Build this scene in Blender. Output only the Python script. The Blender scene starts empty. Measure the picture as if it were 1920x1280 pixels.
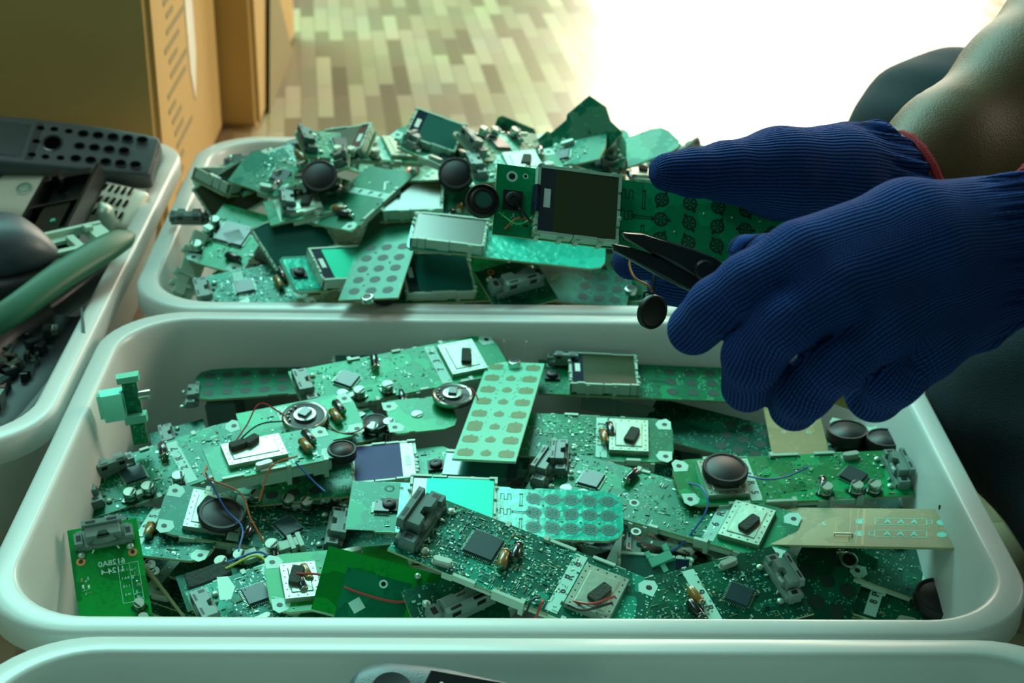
import bpy, bmesh, math, random
import numpy as np
from mathutils import Vector, Matrix, Quaternion
C = bpy.context.scene.collection
SC = bpy.context.scene
# ------------------------------------------------------------------ camera
FPX = 2900.0
_n = lambda v: v/np.linalg.norm(v)
_Y = _n(np.array([-62., 1478., -2900.])); _X = np.array([112000., -1008., -2900.]); _X = _n(_X-_Y*(_X@_Y)); _Z = np.cross(_X, _Y)
RC = np.array([_X, _Y, _Z]); CAM = np.array([0., 0., .585])
cd = bpy.data.cameras.new('camera'); cam = bpy.data.objects.new('camera', cd); C.objects.link(cam)
cd.sensor_width = 36; cd.lens = FPX/1920*36; cd.clip_start = .02
m4 = Matrix([list(RC[i])+[CAM[i]] for i in range(3)]+[[0, 0, 0, 1]])
cam.matrix_world = m4
cd.dof.use_dof = True; cd.dof.focus_distance = .80; cd.dof.aperture_fstop = 13
SC.camera = cam
def Q(px, py, z):          # the point of the horizontal plane z seen at a photo pixel
    d = RC@np.array([(px-960)/FPX, (640-py)/FPX, -1.]); return Vector(CAM+d*(z-CAM[2])/d[2])
def P(px, py, zc):         # the point at distance zc along the view axis
    return Vector(CAM+RC@np.array([(px-960)/FPX, (640-py)/FPX, -1.])*zc)
# ------------------------------------------------------------------ world, lights, exposure
SC.view_settings.view_transform = 'Standard'; SC.view_settings.look = 'None'; SC.view_settings.gamma = 1
SC.view_settings.exposure = 0.58
w = bpy.data.worlds.new('world'); SC.world = w; w.use_nodes = True
w.node_tree.nodes['Background'].inputs[0].default_value = (.46, .82, .66, 1); w.node_tree.nodes['Background'].inputs[1].default_value = .105
def area(name, loc, target, sx, sy, power, col):
    l = bpy.data.lights.new(name, 'AREA'); l.shape = 'RECTANGLE'; l.size = sx; l.size_y = sy; l.energy = power; l.color = col
    o = bpy.data.objects.new(name, l); C.objects.link(o); o.location = loc
    o.rotation_euler = (Vector(target)-Vector(loc)).to_track_quat('-Z', 'Y').to_euler(); return o
area('door_daylight', (.95, 4.6, 1.05), (.6, 1.6, .5), 1.15, 1.9, 56, (1.0, .87, .66))
area('side_fill', (3.2, 2.4, 1.25), (-.3, 1.2, .1), 1.2, 1.4, 62, (1.0, .88, .68))  # unseen warm fill added to brighten the boxes' right-hand sides
area('skylight', (-.7, 2.7, 2.1), (0, .9, .1), 1.7, 1.2, 68, (.42, 1.0, .88))
area('ceiling_lamp', (-1.0, .9, 2.2), (-.1, .8, .1), .9, .6, 6, (.70, 1.0, .92))
# ------------------------------------------------------------------ materials
def lin(h):
    h = h.lstrip('#'); r = []
    for i in (0, 2, 4):
        c = int(h[i:i+2], 16)/255; r.append(c/12.92 if c <= .04045 else ((c+.055)/1.055)**2.4)
    return (*r, 1)
MATS = {}
def mat(name, col, rough=.5, metal=0, coat=0, var=0, vscale=60, bump=0, bscale=400, spec=.5, trans=0):
    if name in MATS: return MATS[name]
    m = bpy.data.materials.new(name); m.use_nodes = True; nt = m.node_tree; b = nt.nodes['Principled BSDF']
    c = lin(col); b.inputs['Base Color'].default_value = c; b.inputs['Roughness'].default_value = rough
    b.inputs['Metallic'].default_value = metal; b.inputs['Coat Weight'].default_value = coat; b.inputs['Coat Roughness'].default_value = .12
    b.inputs['Specular IOR Level'].default_value = spec
    tc = nt.nodes.new('ShaderNodeTexCoord')
    if var:
        n = nt.nodes.new('ShaderNodeTexNoise'); n.inputs['Scale'].default_value = vscale; n.inputs['Detail'].default_value = 4
        nt.links.new(tc.outputs['Object'], n.inputs['Vector'])
        mx = nt.nodes.new('ShaderNodeMix'); mx.data_type = 'RGBA'
        mx.inputs[6].default_value = tuple(x*(1-var) for x in c[:3])+(1,); mx.inputs[7].default_value = tuple(min(1, x*(1+var)) for x in c[:3])+(1,)
        nt.links.new(n.outputs['Fac'], mx.inputs[0]); nt.links.new(mx.outputs[2], b.inputs['Base Color'])
    if bump:
        n = nt.nodes.new('ShaderNodeTexNoise'); n.inputs['Scale'].default_value = bscale; n.inputs['Detail'].default_value = 3
        nt.links.new(tc.outputs['Object'], n.inputs['Vector'])
        bp = nt.nodes.new('ShaderNodeBump'); bp.inputs['Strength'].default_value = bump; bp.inputs['Distance'].default_value = .001
        nt.links.new(n.outputs['Fac'], bp.inputs['Height']); nt.links.new(bp.outputs['Normal'], b.inputs['Normal'])
    if trans:
        t = nt.nodes.new('ShaderNodeBsdfTranslucent'); t.inputs[0].default_value = c
        ms = nt.nodes.new('ShaderNodeMixShader'); ms.inputs[0].default_value = trans
        nt.links.new(b.outputs[0], ms.inputs[1]); nt.links.new(t.outputs[0], ms.inputs[2]); nt.links.new(ms.outputs[0], nt.nodes['Material Output'].inputs[0])
    MATS[name] = m; return m
def pcb_mat(name, base, light, silk='#8fd8bc', rough=.36, dens=.5, coat=.06, grime=0, bump=.15, spec=.32, trans=0):
    m = bpy.data.materials.new(name); m.use_nodes = True; nt = m.node_tree; N = nt.nodes.new; Lk = nt.links.new
    b = nt.nodes['Principled BSDF']; b.inputs['Roughness'].default_value = rough; b.inputs['Coat Weight'].default_value = coat; b.inputs['Coat Roughness'].default_value = .1; b.inputs['Specular IOR Level'].default_value = spec*1.4; b.inputs['Specular Tint'].default_value = (.25, 1, .80, 1); b.inputs['Coat Tint'].default_value = (.6, 1, .9, 1)
    tc = N('ShaderNodeTexCoord'); oi = N('ShaderNodeObjectInfo')
    ad = N('ShaderNodeVectorMath'); ad.operation = 'ADD'; Lk(tc.outputs['Object'], ad.inputs[0]); Lk(oi.outputs['Location'], ad.inputs[1])
    V = ad.outputs[0]
    def math_(op, a, bv):
        n = N('ShaderNodeMath'); n.operation = op
        for i, x in enumerate((a, bv)):
            if isinstance(x, (int, float)): n.inputs[i].default_value = x
            else: Lk(x, n.inputs[i])
        return n.outputs[0]
    def noise(s, d=2):
        n = N('ShaderNodeTexNoise'); n.inputs['Scale'].default_value = s; n.inputs['Detail'].default_value = d; Lk(V, n.inputs['Vector']); return n.outputs['Fac']
    def mix(f, a, c):
        x = N('ShaderNodeMix'); x.data_type = 'RGBA'; Lk(f, x.inputs[0])
        for i, v in ((6, a), (7, c)):
            if isinstance(v, tuple): x.inputs[i].default_value = v
            else: Lk(v, x.inputs[i])
        return x.outputs[2]
    v1 = N('ShaderNodeTexVoronoi'); v1.distance = 'MANHATTAN'; v1.feature = 'F1'; v1.inputs['Scale'].default_value = 230; Lk(V, v1.inputs['Vector'])
    v1b = N('ShaderNodeTexVoronoi'); v1b.distance = 'MANHATTAN'; v1b.feature = 'F2'; v1b.inputs['Scale'].default_value = 230; Lk(V, v1b.inputs['Vector'])
    edge = math_('LESS_THAN', math_('SUBTRACT', v1b.outputs['Distance'], v1.outputs['Distance']), .10)
    tr = math_('MULTIPLY', edge, math_('GREATER_THAN', noise(55), .5))
    ch = N('ShaderNodeTexVoronoi'); ch.distance = 'CHEBYCHEV'; ch.inputs['Scale'].default_value = 520; Lk(V, ch.inputs['Vector'])
    pads = math_('MULTIPLY', math_('LESS_THAN', ch.outputs['Distance'], .22), math_('GREATER_THAN', noise(90), .62-dens*.16))
    zone = math_('GREATER_THAN', noise(38), .56)
    c0 = mix(zone, lin(base), lin(light)); c1 = mix(math_('MULTIPLY', tr, .55), c0, lin(light)); c2 = mix(math_('MULTIPLY', pads, min(1, dens*1.1)), c1, lin(silk))
    if grime: c2 = mix(math_('MULTIPLY', math_('GREATER_THAN', noise(45, 5), .50), grime), c2, lin('#7fae92'))
    Lk(c2, b.inputs['Base Color'])
    bp = N('ShaderNodeBump'); bp.inputs['Strength'].default_value = bump; bp.inputs['Distance'].default_value = .0004
    Lk(math_('ADD', math_('ADD', tr, pads), math_('MULTIPLY', noise(160, 4), 1.5)), bp.inputs['Height']); Lk(bp.outputs[0], b.inputs['Normal']); MATS[name] = m
    if trans:
        t = N('ShaderNodeBsdfTranslucent'); Lk(c2, t.inputs[0]); ms = N('ShaderNodeMixShader'); ms.inputs[0].default_value = trans; Lk(b.outputs[0], ms.inputs[1]); Lk(t.outputs[0], ms.inputs[2]); Lk(ms.outputs[0], nt.nodes['Material Output'].inputs[0])
    return m
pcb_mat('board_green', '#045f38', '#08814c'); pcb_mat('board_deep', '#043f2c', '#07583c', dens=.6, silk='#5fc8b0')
pcb_mat('board_bright', '#04783f', '#089a58', dens=.3); pcb_mat('board_dusty', '#0f6a4e', '#268a6a', rough=.5, grime=.35, dens=.4)
pcb_mat('board_face', '#055f40', '#086f4a', dens=.0, silk='#0d8a60'); pcb_mat('board_held', '#0b8c58', '#0fa066', dens=.0, silk='#0fa066', spec=.25); pcb_mat('board_film_sheen', '#0fae98', '#1cc4ae', dens=.0, silk='#20c0b0', rough=.22, coat=.5, bump=.8, spec=.5)  # film boards: turquoise sheen of the skylight put into the base colour
pcb_mat('board_dense', '#05503e', '#128a6e', dens=1.0, silk='#7fdcc4')
pcb_mat('board_brown', '#8f7a52', '#a08a60', dens=.0, rough=.42, coat=.1, silk='#a08a60', bump=.05)
pcb_mat('board_jade', '#10a83a', '#088a2e', dens=.0, rough=.3, coat=.2, trans=.35)
mat('board_edge', '#9aa878', .7); mat('board_edge_pale', '#a9d8b0', .6)
mat('white_plastic', '#a6cdb8', .38, var=.05, vscale=90); mat('grey_plastic', '#6c8a80', .4, var=.15); mat('dark_plastic', '#527068', .35, var=.2)
mat('pale_mint', '#63c9a9', .45, var=.08, vscale=40); mat('brown_pad', '#5d7a44', .5, var=.3, vscale=200)
mat('black', '#070c0c', .5); mat('black_gloss', '#0a1214', .15, coat=.6); mat('carbon', '#0b3428', .55)
mat('lcd_olive', '#2f3d1c', .25, coat=.2, spec=.5, var=.1, vscale=15); mat('lcd_teal', '#0f5a50', .22, coat=.3, spec=.5, var=.12, vscale=20); mat('lcd_violet', '#343a70', .5, spec=.15, var=.3, vscale=40)
mat('lcd_painted_reflection', '#0a9f7e', .40, metal=.75, var=.05); mat('film_pad', '#0b6c62', .3); mat('lcd_band', '#0d2033', .15, coat=.6)  # turquoise skylight reflection on the display glass put into its base colour
mat('sticker', '#cfe8de', .5); mat('silver', '#b8c8bc', .25, metal=1, var=.1, vscale=300); mat('shield', '#9fb4a0', .38, metal=.75, bump=.2, bscale=150); mat('solder', '#a8ccb8', .42, metal=.8); mat('smd_pale', '#5fb096', .6); mat('smd_tan', '#86884e', .6)
mat('cap_top', '#a8bfae', .4, metal=.3); mat('cap_brown', '#8a6a22', .3, coat=.6, var=.3, vscale=250); mat('cap_black', '#10201e', .25, coat=.6)
mat('chip_top', '#143c40', .35, var=.15, vscale=200, coat=.2); mat('foam', '#39463f', .95, bump=1, bscale=900, var=.3, vscale=800); mat('silk', '#a6e2cf', .5); mat('silk_teal', '#5fd6c4', .5)
mat('copper_ring', '#b98a4a', .4, metal=.4); mat('wire_red', '#a03428', .4); mat('wire_orange', '#b06a38', .4); mat('wire_blue', '#2a5fae', .4); mat('wire_green', '#2fb45c', .4); mat('wire_yellow', '#b9c93a', .4); mat('wire_black', '#0c1413', .4)
mat('tan_part', '#b09a62', .5); mat('marker', '#1f2a2a', .6)
mat('box_card', '#bf9c5e', .8, var=.10, vscale=9, bump=.15, bscale=90); mat('box_card_pale', '#bd9a55', .8, var=.08, vscale=8); mat('box_ink', '#8f8158', .8); mat('box_tape', '#e6e2d4', .3, coat=.3)
# ------------------------------------------------------------------ mesh builder
class MB:
    def __init__(s, sc=.001): s.v = []; s.f = []; s.m = []; s.sc = sc
    def add(s, vs, fs, m=0):
        o = len(s.v); s.v += [tuple(c*s.sc for c in v) for v in vs]; s.f += [tuple(i+o for i in f) for f in fs]; s.m += [m]*len(fs)
    def box(s, x0, x1, y0, y1, z0, z1, m=0, rot=0, c=None, tp=0):
        vs = [(x, y, z) for z in (z0, z1) for x, y in ((x0, y0), (x1, y0), (x1, y1), (x0, y1))]
        if tp: vs = vs[:4]+[(x+(tp if x == x0 else -tp), y+(tp if y == y0 else -tp), z) for x, y, z in vs[4:]]
        if rot:
            cx, cy = c or ((x0+x1)/2, (y0+y1)/2); a, b = math.cos(rot), math.sin(rot)
            vs = [(cx+(x-cx)*a-(y-cy)*b, cy+(x-cx)*b+(y-cy)*a, z) for x, y, z in vs]
        s.add(vs, [(3, 2, 1, 0), (4, 5, 6, 7), (0, 1, 5, 4), (1, 2, 6, 5), (2, 3, 7, 6), (3, 0, 4, 7)], m)
    def prism(s, pts, z0, z1, m=0, mt=None, ch=0):
        n = len(pts); cx = sum(p[0] for p in pts)/n; cy = sum(p[1] for p in pts)/n
        rings = [[(x, y, z0) for x, y in pts], [(x, y, z1-ch) for x, y in pts]]
        if ch: rings.append([(cx+(x-cx)*(1-ch/max(1e-6, math.hypot(x-cx, y-cy))), cy+(y-cy)*(1-ch/max(1e-6, math.hypot(x-cx, y-cy))), z1) for x, y in pts])
        vs = sum(rings, []); k = len(rings)
        s.add(vs, [tuple(range(n-1, -1, -1))]+[(r*n+i, r*n+(i+1) % n, (r+1)*n+(i+1) % n, (r+1)*n+i) for r in range(k-1) for i in range(n)], m)
        o = len(s.v)-n; s.f.append(tuple(range(o, o+n))); s.m.append(m if mt is None else mt)
    def lathe(s, prof, cx=0, cy=0, n=24, m=0, ms=None):
        vs = []; fs = []
        for r, z in prof: vs += [(cx+r*math.cos(2*math.pi*i/n), cy+r*math.sin(2*math.pi*i/n), z) for i in range(n)]
        for k in range(len(prof)-1):
            f = [(k*n+i, k*n+(i+1) % n, (k+1)*n+(i+1) % n, (k+1)*n+i) for i in range(n)]
            if ms: s.add([], [], 0)
            fs.append(f)
        o = len(s.v); s.v += [tuple(c*s.sc for c in v) for v in vs]
        for k, f in enumerate(fs):
            s.f += [tuple(i+o for i in q) for q in f]; s.m += [(ms[k] if ms else m)]*len(f)
        s.f.append(tuple(o+i for i in range(n-1, -1, -1))); s.m.append(ms[0] if ms else m)
        s.f.append(tuple(o+(len(prof)-1)*n+i for i in range(n))); s.m.append(ms[-1] if ms else m)
    def tube(s, pts, r, m=0, n=8):
        P_ = [Vector(p) for p in pts]; vs = []; up = Vector((.13, .21, .97))
        for i, p in enumerate(P_):
            t = (P_[min(i+1, len(P_)-1)]-P_[max(i-1, 0)]).normalized(); u = t.cross(up)
            if u.length < .1: u = t.cross(Vector((1, 0, 0)))
            u.normalize(); w_ = t.cross(u); rr = r[i] if isinstance(r, (list, tuple)) else r
            vs += [tuple(p+(u*math.cos(2*math.pi*k/n)+w_*math.sin(2*math.pi*k/n))*rr) for k in range(n)]
        L = len(P_)
        s.add(vs, [(i*n+k, i*n+(k+1) % n, (i+1)*n+(k+1) % n, (i+1)*n+k) for i in range(L-1) for k in range(n)]+[tuple(range(n-1, -1, -1)), tuple((L-1)*n+k for k in range(n))], m)
    def mesh(s, name, mats, smooth=False):
        me = bpy.data.meshes.new(name); me.from_pydata(s.v, [], s.f)
        for x in mats: me.materials.append(MATS[x] if isinstance(x, str) else x)
        me.polygons.foreach_set('material_index', s.m)
        bm = bmesh.new(); bm.from_mesh(me); bmesh.ops.recalc_face_normals(bm, faces=bm.faces); bm.to_mesh(me); bm.free()
        if smooth:
            me.polygons.foreach_set('use_smooth', [True]*len(me.polygons))
            try: me.set_sharp_from_angle(angle=math.radians(40))
            except Exception: pass
        me.update(); return me
    def build(s, name, mats, parent=None, smooth=False, mx=None):
        o = bpy.data.objects.new(name, s.mesh(name, mats, smooth)); C.objects.link(o)
        if parent: o.parent = parent
        if mx is not None: o.matrix_local = mx
        return o
def obj(name, me, parent=None, mx=None):
    o = bpy.data.objects.new(name, me); C.objects.link(o)
    if parent: o.parent = parent
    if mx is not None: o.matrix_local = mx
    return o
def tag(o, label=None, cat=None, group=None, kind=None):
    for k, v in (('label', label), ('category', cat), ('group', group), ('kind', kind)):
        if v: o[k] = v
    return o
def empty(name, mx, label, cat, group=None):
    o = bpy.data.objects.new(name, None); o.empty_display_size = .01; C.objects.link(o); o.matrix_world = mx; return tag(o, label, cat, group)
def smooth_pts(pts, k=6):      # Catmull-Rom through the points
    P_ = [Vector(p) for p in pts]; P_ = [P_[0]*2-P_[1]]+P_+[P_[-1]*2-P_[-2]]; out = []
    for i in range(1, len(P_)-2):
        for j in range(k):
            t = j/k; a, b, c, d = P_[i-1:i+3]
            out.append(.5*((2*b)+(c-a)*t+(2*a-5*b+4*c-d)*t*t+(3*b-a-3*c+d)*t**3))
    return out+[P_[-2]]
# ------------------------------------------------------------------ structure
def floor_():
    m = bpy.data.materials.new('laminate'); m.use_nodes = True; nt = m.node_tree; b = nt.nodes['Principled BSDF']; N = nt.nodes.new; Lk = nt.links.new
    tc = N('ShaderNodeTexCoord'); mp = N('ShaderNodeMapping'); mp.inputs['Rotation'].default_value = (0, 0, math.radians(84)); Lk(tc.outputs['Object'], mp.inputs[0])
    br = N('ShaderNodeTexBrick'); Lk(mp.outputs[0], br.inputs['Vector']); br.offset = .37; br.offset_frequency = 2; br.squash = 1
    br.inputs['Color1'].default_value = lin('#8c6c4a'); br.inputs['Color2'].default_value = lin('#dcc39c'); br.inputs['Mortar'].default_value = lin('#a08a68')
    br.inputs['Scale'].default_value = 1; br.inputs['Brick Width'].default_value = .12; br.inputs['Row Height'].default_value = .019; br.inputs['Mortar Size'].default_value = .0006
    n = N('ShaderNodeTexNoise'); n.inputs['Scale'].default_value = 9; Lk(mp.outputs[0], n.inputs['Vector'])
    mx = N('ShaderNodeMix'); mx.data_type = 'RGBA'; mx.blend_type = 'MULTIPLY'; mx.inputs[0].default_value = .35; Lk(br.outputs['Color'], mx.inputs[6]); Lk(n.outputs['Color'], mx.inputs[7])
    Lk(mx.outputs[2], b.inputs['Base Color']); b.inputs['Roughness'].default_value = .36; b.inputs['Coat Weight'].default_value = .2; b.inputs['Coat Roughness'].default_value = .2
    MATS['laminate'] = m
    q = MB(1); q.box(-4, 4, -.6, 6, -.05, 0); tag(q.build('floor', ['laminate']), kind='structure')
floor_()
mat('bin_plastic', '#e6ece8', .36, trans=.3, var=.02, vscale=8, bump=.04, bscale=12, coat=.15)
def rrect(w_, d_, r, n=10):
    out = []
    for cx, cy, a0 in ((w_/2-r, d_/2-r, 0), (-w_/2+r, d_/2-r, 90), (-w_/2+r, -d_/2+r, 180), (w_/2-r, -d_/2+r, 270)):
        out += [(cx+r*math.cos(math.radians(a0+90*i/n)), cy+r*math.sin(math.radians(a0+90*i/n))) for i in range(n+1)]
    return out
H = .12
def bin_(cx, cy, rot, label):
    W_, D_ = .503, .326
    #      offset from inner mouth, z, corner radius
    prof = [(-.030, .006, .030), (-.024, .0075, .036), (-.020, .013, .040), (-.0125, .050, .042), (-.004, H-.018, .044), (-.0006, H-.004, .0455), (.0002, H-.0014, .046), (.0016, H-.0002, .047), (.003, H, .048),
            (.0115, H-.0001, .052), (.0135, H-.0012, .054), (.0145, H-.003, .055), (.0145, H-.016, .055), (.0125, H-.016, .053), (.0125, H-.007, .053), (.0095, H-.004, .051),
            (.0035, H-.004, .048), (.0015, H-.010, .046), (-.0015, H-.020, .045), (-.010, .048, .043), (-.018, .010, .041), (-.028, .0005, .034)]
    q = MB(1); n = 44; vs = []
    for o, z, r in prof: vs += [(x, y, z) for x, y in rrect(W_+2*o, D_+2*o, r)]
    k = len(prof)
    fs = [(i*n+j, i*n+(j+1) % n, (i+1)*n+(j+1) % n, (i+1)*n+j) for i in range(k-1) for j in range(n)]
    fs += [tuple(range(n)), tuple((k-1)*n+j for j in range(n))]
    q.add(vs, fs)
    o = q.build('storage_bin', ['bin_plastic'], smooth=True); o.location = (cx, cy, 0); o.rotation_euler = (0, 0, rot)
    me = o.data; 
    return tag(o, label, 'bin', 'white plastic bins on the floor')
bin_(.0205, .779, 0, 'white plastic bin in the middle, filled with green circuit boards under the gloved hands')
bin_(.0265, 1.1345, 0, 'white plastic bin at the back, heaped above its rim with dusty circuit boards')
bin_(-.428, 1.037, math.pi/2, 'white plastic bin at the left, filled with black and grey phone shells')
bin_(.035, .4235, 0, 'nearest white plastic bin at the bottom edge, with a grey handset inside')
# ------------------------------------------------------------------ cardboard boxes
def carton(x0, x1, y0, y1, z1, label, tape):
    mx = Matrix.Translation((x0, y0, 0)); root = empty('cardboard_box', mx, label, 'box', 'cardboard boxes behind the bins')
    w_, d_ = x1-x0, y1-y0
    q = MB(1); q.box(0, w_, 0, d_, 0, z1); b = q.build('carton', ['box_card'], root)
    bm = bmesh.new(); bm.from_mesh(b.data); bmesh.ops.bevel(bm, geom=bm.edges, offset=.006, segments=3, affect='EDGES'); bm.to_mesh(b.data); bm.free()
    if tape:   # strip of white tape and faded ink lines on the right-hand side
        q = MB(1); q.add([(w_+.001, d_*.44, z1), (w_+.001, d_*.60, z1), (w_+.001, d_*.60, .13), (w_+.001, d_*.54, .085), (w_+.001, d_*.49, .12),
                          (w_, d_*.44, z1), (w_, d_*.60, z1), (w_, d_*.60, .13), (w_, d_*.54, .085), (w_, d_*.49, .12)],
                         [(0, 1, 2, 3, 4), (9, 8, 7, 6, 5), (0, 4, 9, 5), (4, 3, 8, 9), (3, 2, 7, 8), (2, 1, 6, 7)]); q.build('tape', ['box_tape'], root)
        random.seed(4); q = MB(1)
        for i in range(16):
            z = .03+i*.014; y = d_*(.12+.10*random.random()); l = d_*random.uniform(.08, .3)
            q.box(w_, w_+.0006, y, y+l, z, z+.005)
        q.build('printed_lines', ['box_ink'], root)
    return root
carton(-.86, -.283, 1.335, 1.67, .62, 'large brown cardboard box with a dark front and white tape on its lit side', 1)
r2 = carton(-.62, -.242, 1.675, 2.05, .62, 'smaller cardboard box standing behind the large one, beside the wooden floor', 0)
q = MB(1); q.box(0.0, .375, -.004, 0, .40, .403); q.box(0.0, .375, -.004, 0, .235, .238); q.build('flap_seam', ['box_ink'], r2)
q = MB(1); q.add([(.383, .05, .0), (.383, .30, 0), (.3835, .12, .16), (.382, .05, .0), (.382, .30, 0), (.382, .12, .16)], [(0, 1, 2), (5, 4, 3), (0, 2, 5, 3), (1, 4, 5, 2), (0, 3, 4, 1)]); q.build('printed_mark', ['box_ink'], r2)
# ================================================================== circuit boards
MESH = {}
def cached(key, fn):
    if key not in MESH: MESH[key] = fn()
    return MESH[key]
def T(x=0, y=0, z=0, r=0, s=(1, 1, 1)):
    return Matrix.Translation((x*.001, y*.001, z*.001))@Matrix.Rotation(math.radians(r), 4, 'Z')@Matrix.Diagonal((*s, 1))
def part(root, key, name, fn, x=0, y=0, z=0, r=0, s=(1, 1, 1), mx=None):
    return obj(name, cached(key, fn), root, mx if mx is not None else T(x, y, z, r, s))
def text_mesh(t, size, m, flip=False):
    def f():
        cu = bpy.data.curves.new('printed_text', 'FONT'); cu.body = t; cu.size = size*.001; cu.align_x = 'CENTER'; cu.align_y = 'CENTER'; cu.extrude = .00006; cu.offset = .00006*size/3
        o = bpy.data.objects.new('tmp', cu); C.objects.link(o); dg = bpy.context.evaluated_depsgraph_get()
        me = bpy.data.meshes.new_from_object(o.evaluated_get(dg)); me.materials.clear(); me.materials.append(MATS[m]); bpy.data.objects.remove(o); me.name = 'printed_text'; return me
    return cached(('txt', t, size, m), f)
def text(root, t, size, x, y, z, r=0, m='silk', sx=1): return obj('printed_text', text_mesh(t, size, m), root, T(x, y, z, r, (sx, 1, 1)))
# ---- components: every mesh is built in millimetres, standing on z = 0
def m_can():
    q = MB(); q.box(-3.3, 3.3, -3.3, 3.3, 0, 1, 1); q.lathe([(3, 1), (3.15, 1.6), (2.9, 2.2), (3.1, 2.8), (3.1, 5.6), (2.9, 6), (0.02, 6.02)], m=0, ms=[0, 0, 0, 0, 0, 2], n=20)
    q.add([(-2.6, -1.1, 6.06), (2.6, -1.1, 6.06), (1.6, -2.3, 6.06), (-1.6, -2.3, 6.06), (-2.6, -1.1, 5.9), (2.6, -1.1, 5.9), (1.6, -2.3, 5.9), (-1.6, -2.3, 5.9)], [(3, 2, 1, 0), (4, 5, 6, 7), (0, 1, 5, 4), (2, 3, 7, 6)], 3)
    return q.mesh('capacitor', ['silver', 'cap_black', 'cap_top', 'marker'], True)
def m_axial(m):
    def f():
        q = MB(); n = 16; prof = [(0.05, -6), (2.4, -6), (2.7, -5.5), (2.7, -4.7), (2.4, -4.3), (2.7, -3.9), (2.7, 5.4), (2.3, 6), (.05, 6)]
        q.lathe(prof, ms=[1, 1, 0, 0, 0, 0, 0, 1], n=n); q.v = [(z, y, -x+.0028) for x, y, z in q.v]
        q.tube([(-6, 0, 2.8), (-7.6, 0, 2.6), (-8, 0, 0)], .3, 1, 5); q.tube([(-6, 1, 2.8), (-7.2, 1.6, 2.6), (-7.6, 1.8, 0)], .3, 1, 5)
        return q.mesh('capacitor', [m, 'silver'], True)
    return f
def m_chip(a):
    def f():
        q = MB(); q.box(-a, a, -a, a, .5, 2.2, 0, tp=.25); q.lathe([(.6, 2.2), (.6, 2.24)], -a*.7, a*.7, 10, 2)
        n = max(4, int(a*2/1.1))
        for i in range(n):
            t = -a*.88+i*(a*1.76)/(n-1)
            for sx in (1, -1): q.box(*sorted((sx*a, sx*(a+1.4))), t-.2, t+.2, .1, .8, 1); q.box(t-.2, t+.2, *sorted((sx*a, sx*(a+1.4))), .1, .8, 1)
        return q.mesh('chip', ['chip_top', 'solder', 'marker'])
    return f
def stadium(a, b, n=8):
    return [(a-b+b*math.cos(t), b*math.sin(t)) for t in [math.radians(-90+180*i/n) for i in range(n+1)]]+[(-a+b+b*math.cos(t), b*math.sin(t)) for t in [math.radians(90+180*i/n) for i in range(n+1)]]
def m_crystal():
    q = MB(); q.prism(stadium(6, 2.5), 0, .6, 0); q.prism(stadium(5.4, 2), .6, 3.6, 0, ch=.5); return q.mesh('crystal', ['cap_top'], True)
def m_shield(lx, ly):
    def f():
        q = MB(); q.box(-lx/2, lx/2, -ly/2, ly/2, 0, 3.2, 0, tp=.3); q.box(-lx/2+4, lx/2-4, -ly/2+4, ly/2-4, 3.2, 3.7, 0, tp=.6); q.box(-lx/2+5.4, lx/2-5.4, -ly/2+5.4, ly/2-5.4, 3.7, 3.72, 0)
        for i in range(int(lx//5)):
            x = -lx/2+2.6+i*5
            for y in (-ly/2+2, ly/2-2): q.lathe([(.55, 3.2), (.55, 3.24)], x, y, 8, 1)
        for i in range(int(ly//5)-1):
            y = -ly/2+6+i*5
            for x in (-lx/2+2, lx/2-2): q.lathe([(.55, 3.2), (.55, 3.24)], x, y, 8, 1)
        return q.mesh('metal_shield', ['shield', 'black'])
    return f
def m_foam(): 
    q = MB(); random.seed(3); q.prism([(-7, -3), (-5, -3.6), (5.5, -3.2), (7, -2.2), (7, 2.6), (6, 3.2), (-6, 3.4), (-7, 2.5)], 0, 2.6, ch=.4); return q.mesh('foam_pad', ['foam'])
def m_jack():      # charging socket block: raised body with two slots, saddle and side lugs
    q = MB()
    q.box(-5.5, 5.5, -14, 14, 0, 3, 0, tp=.3)
    q.prism([(-5.5, -9), (3, -9), (3, -3.5), (0, -2.5), (0, 2.5), (3, 3.5), (3, 9), (-5.5, 9)], 3, 9.5, 0, ch=.5)
    q.box(-6.6, -3.2, -10.5, 10.5, 6.0, 11, 0, tp=.3)
    q.box(-5.6, -4.2, -8, -3, 10.9, 11.1, 1); q.box(-5.6, -4.2, 3, 8, 10.9, 11.1, 1)
    q.box(-6.7, -6.5, -8, -4, 7, 9.6, 1); q.box(-6.7, -6.5, 4, 8, 7, 9.6, 1)
    q.tube([(2.6, -6, 5.5), (2.6, -3.4, 4), (2.6, 0, 3.4), (2.6, 3.4, 4), (2.6, 6, 5.5)], 2.2, 0, 8)
    for s in (-1, 1):
        q.box(-3, 4.5, *sorted((s*10.5, s*15.5)), 0, 6, 0, tp=.4); q.box(-1, 2.5, *sorted((s*11.5, s*14)), 5.9, 6.1, 1); q.lathe([(1.9, 0), (1.9, 1.2), (1, 1.8), (.05, 2)], 8, s*12.5, 12, 2)
    q.tube([(5, -7, 0), (6.6, -6, 1.2), (7.5, -7, 0)], .7, 2, 6); q.tube([(5, 7, 0), (6.6, 6, 1.2), (7.5, 7, 0)], .7, 2, 6)
    return q
def m_speaker_black():
    q = MB(); q.lathe([(10, 0), (11, .6), (11, 3.6), (10.5, 4.2), (9.6, 4.2), (9.3, 3.8), (8.7, 3.8), (8.4, 4.0), (.05, 4.2)], ms=[0, 0, 0, 0, 0, 0, 0, 0], n=32); return q.mesh('speaker', ['black', 'carbon'], True)
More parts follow.
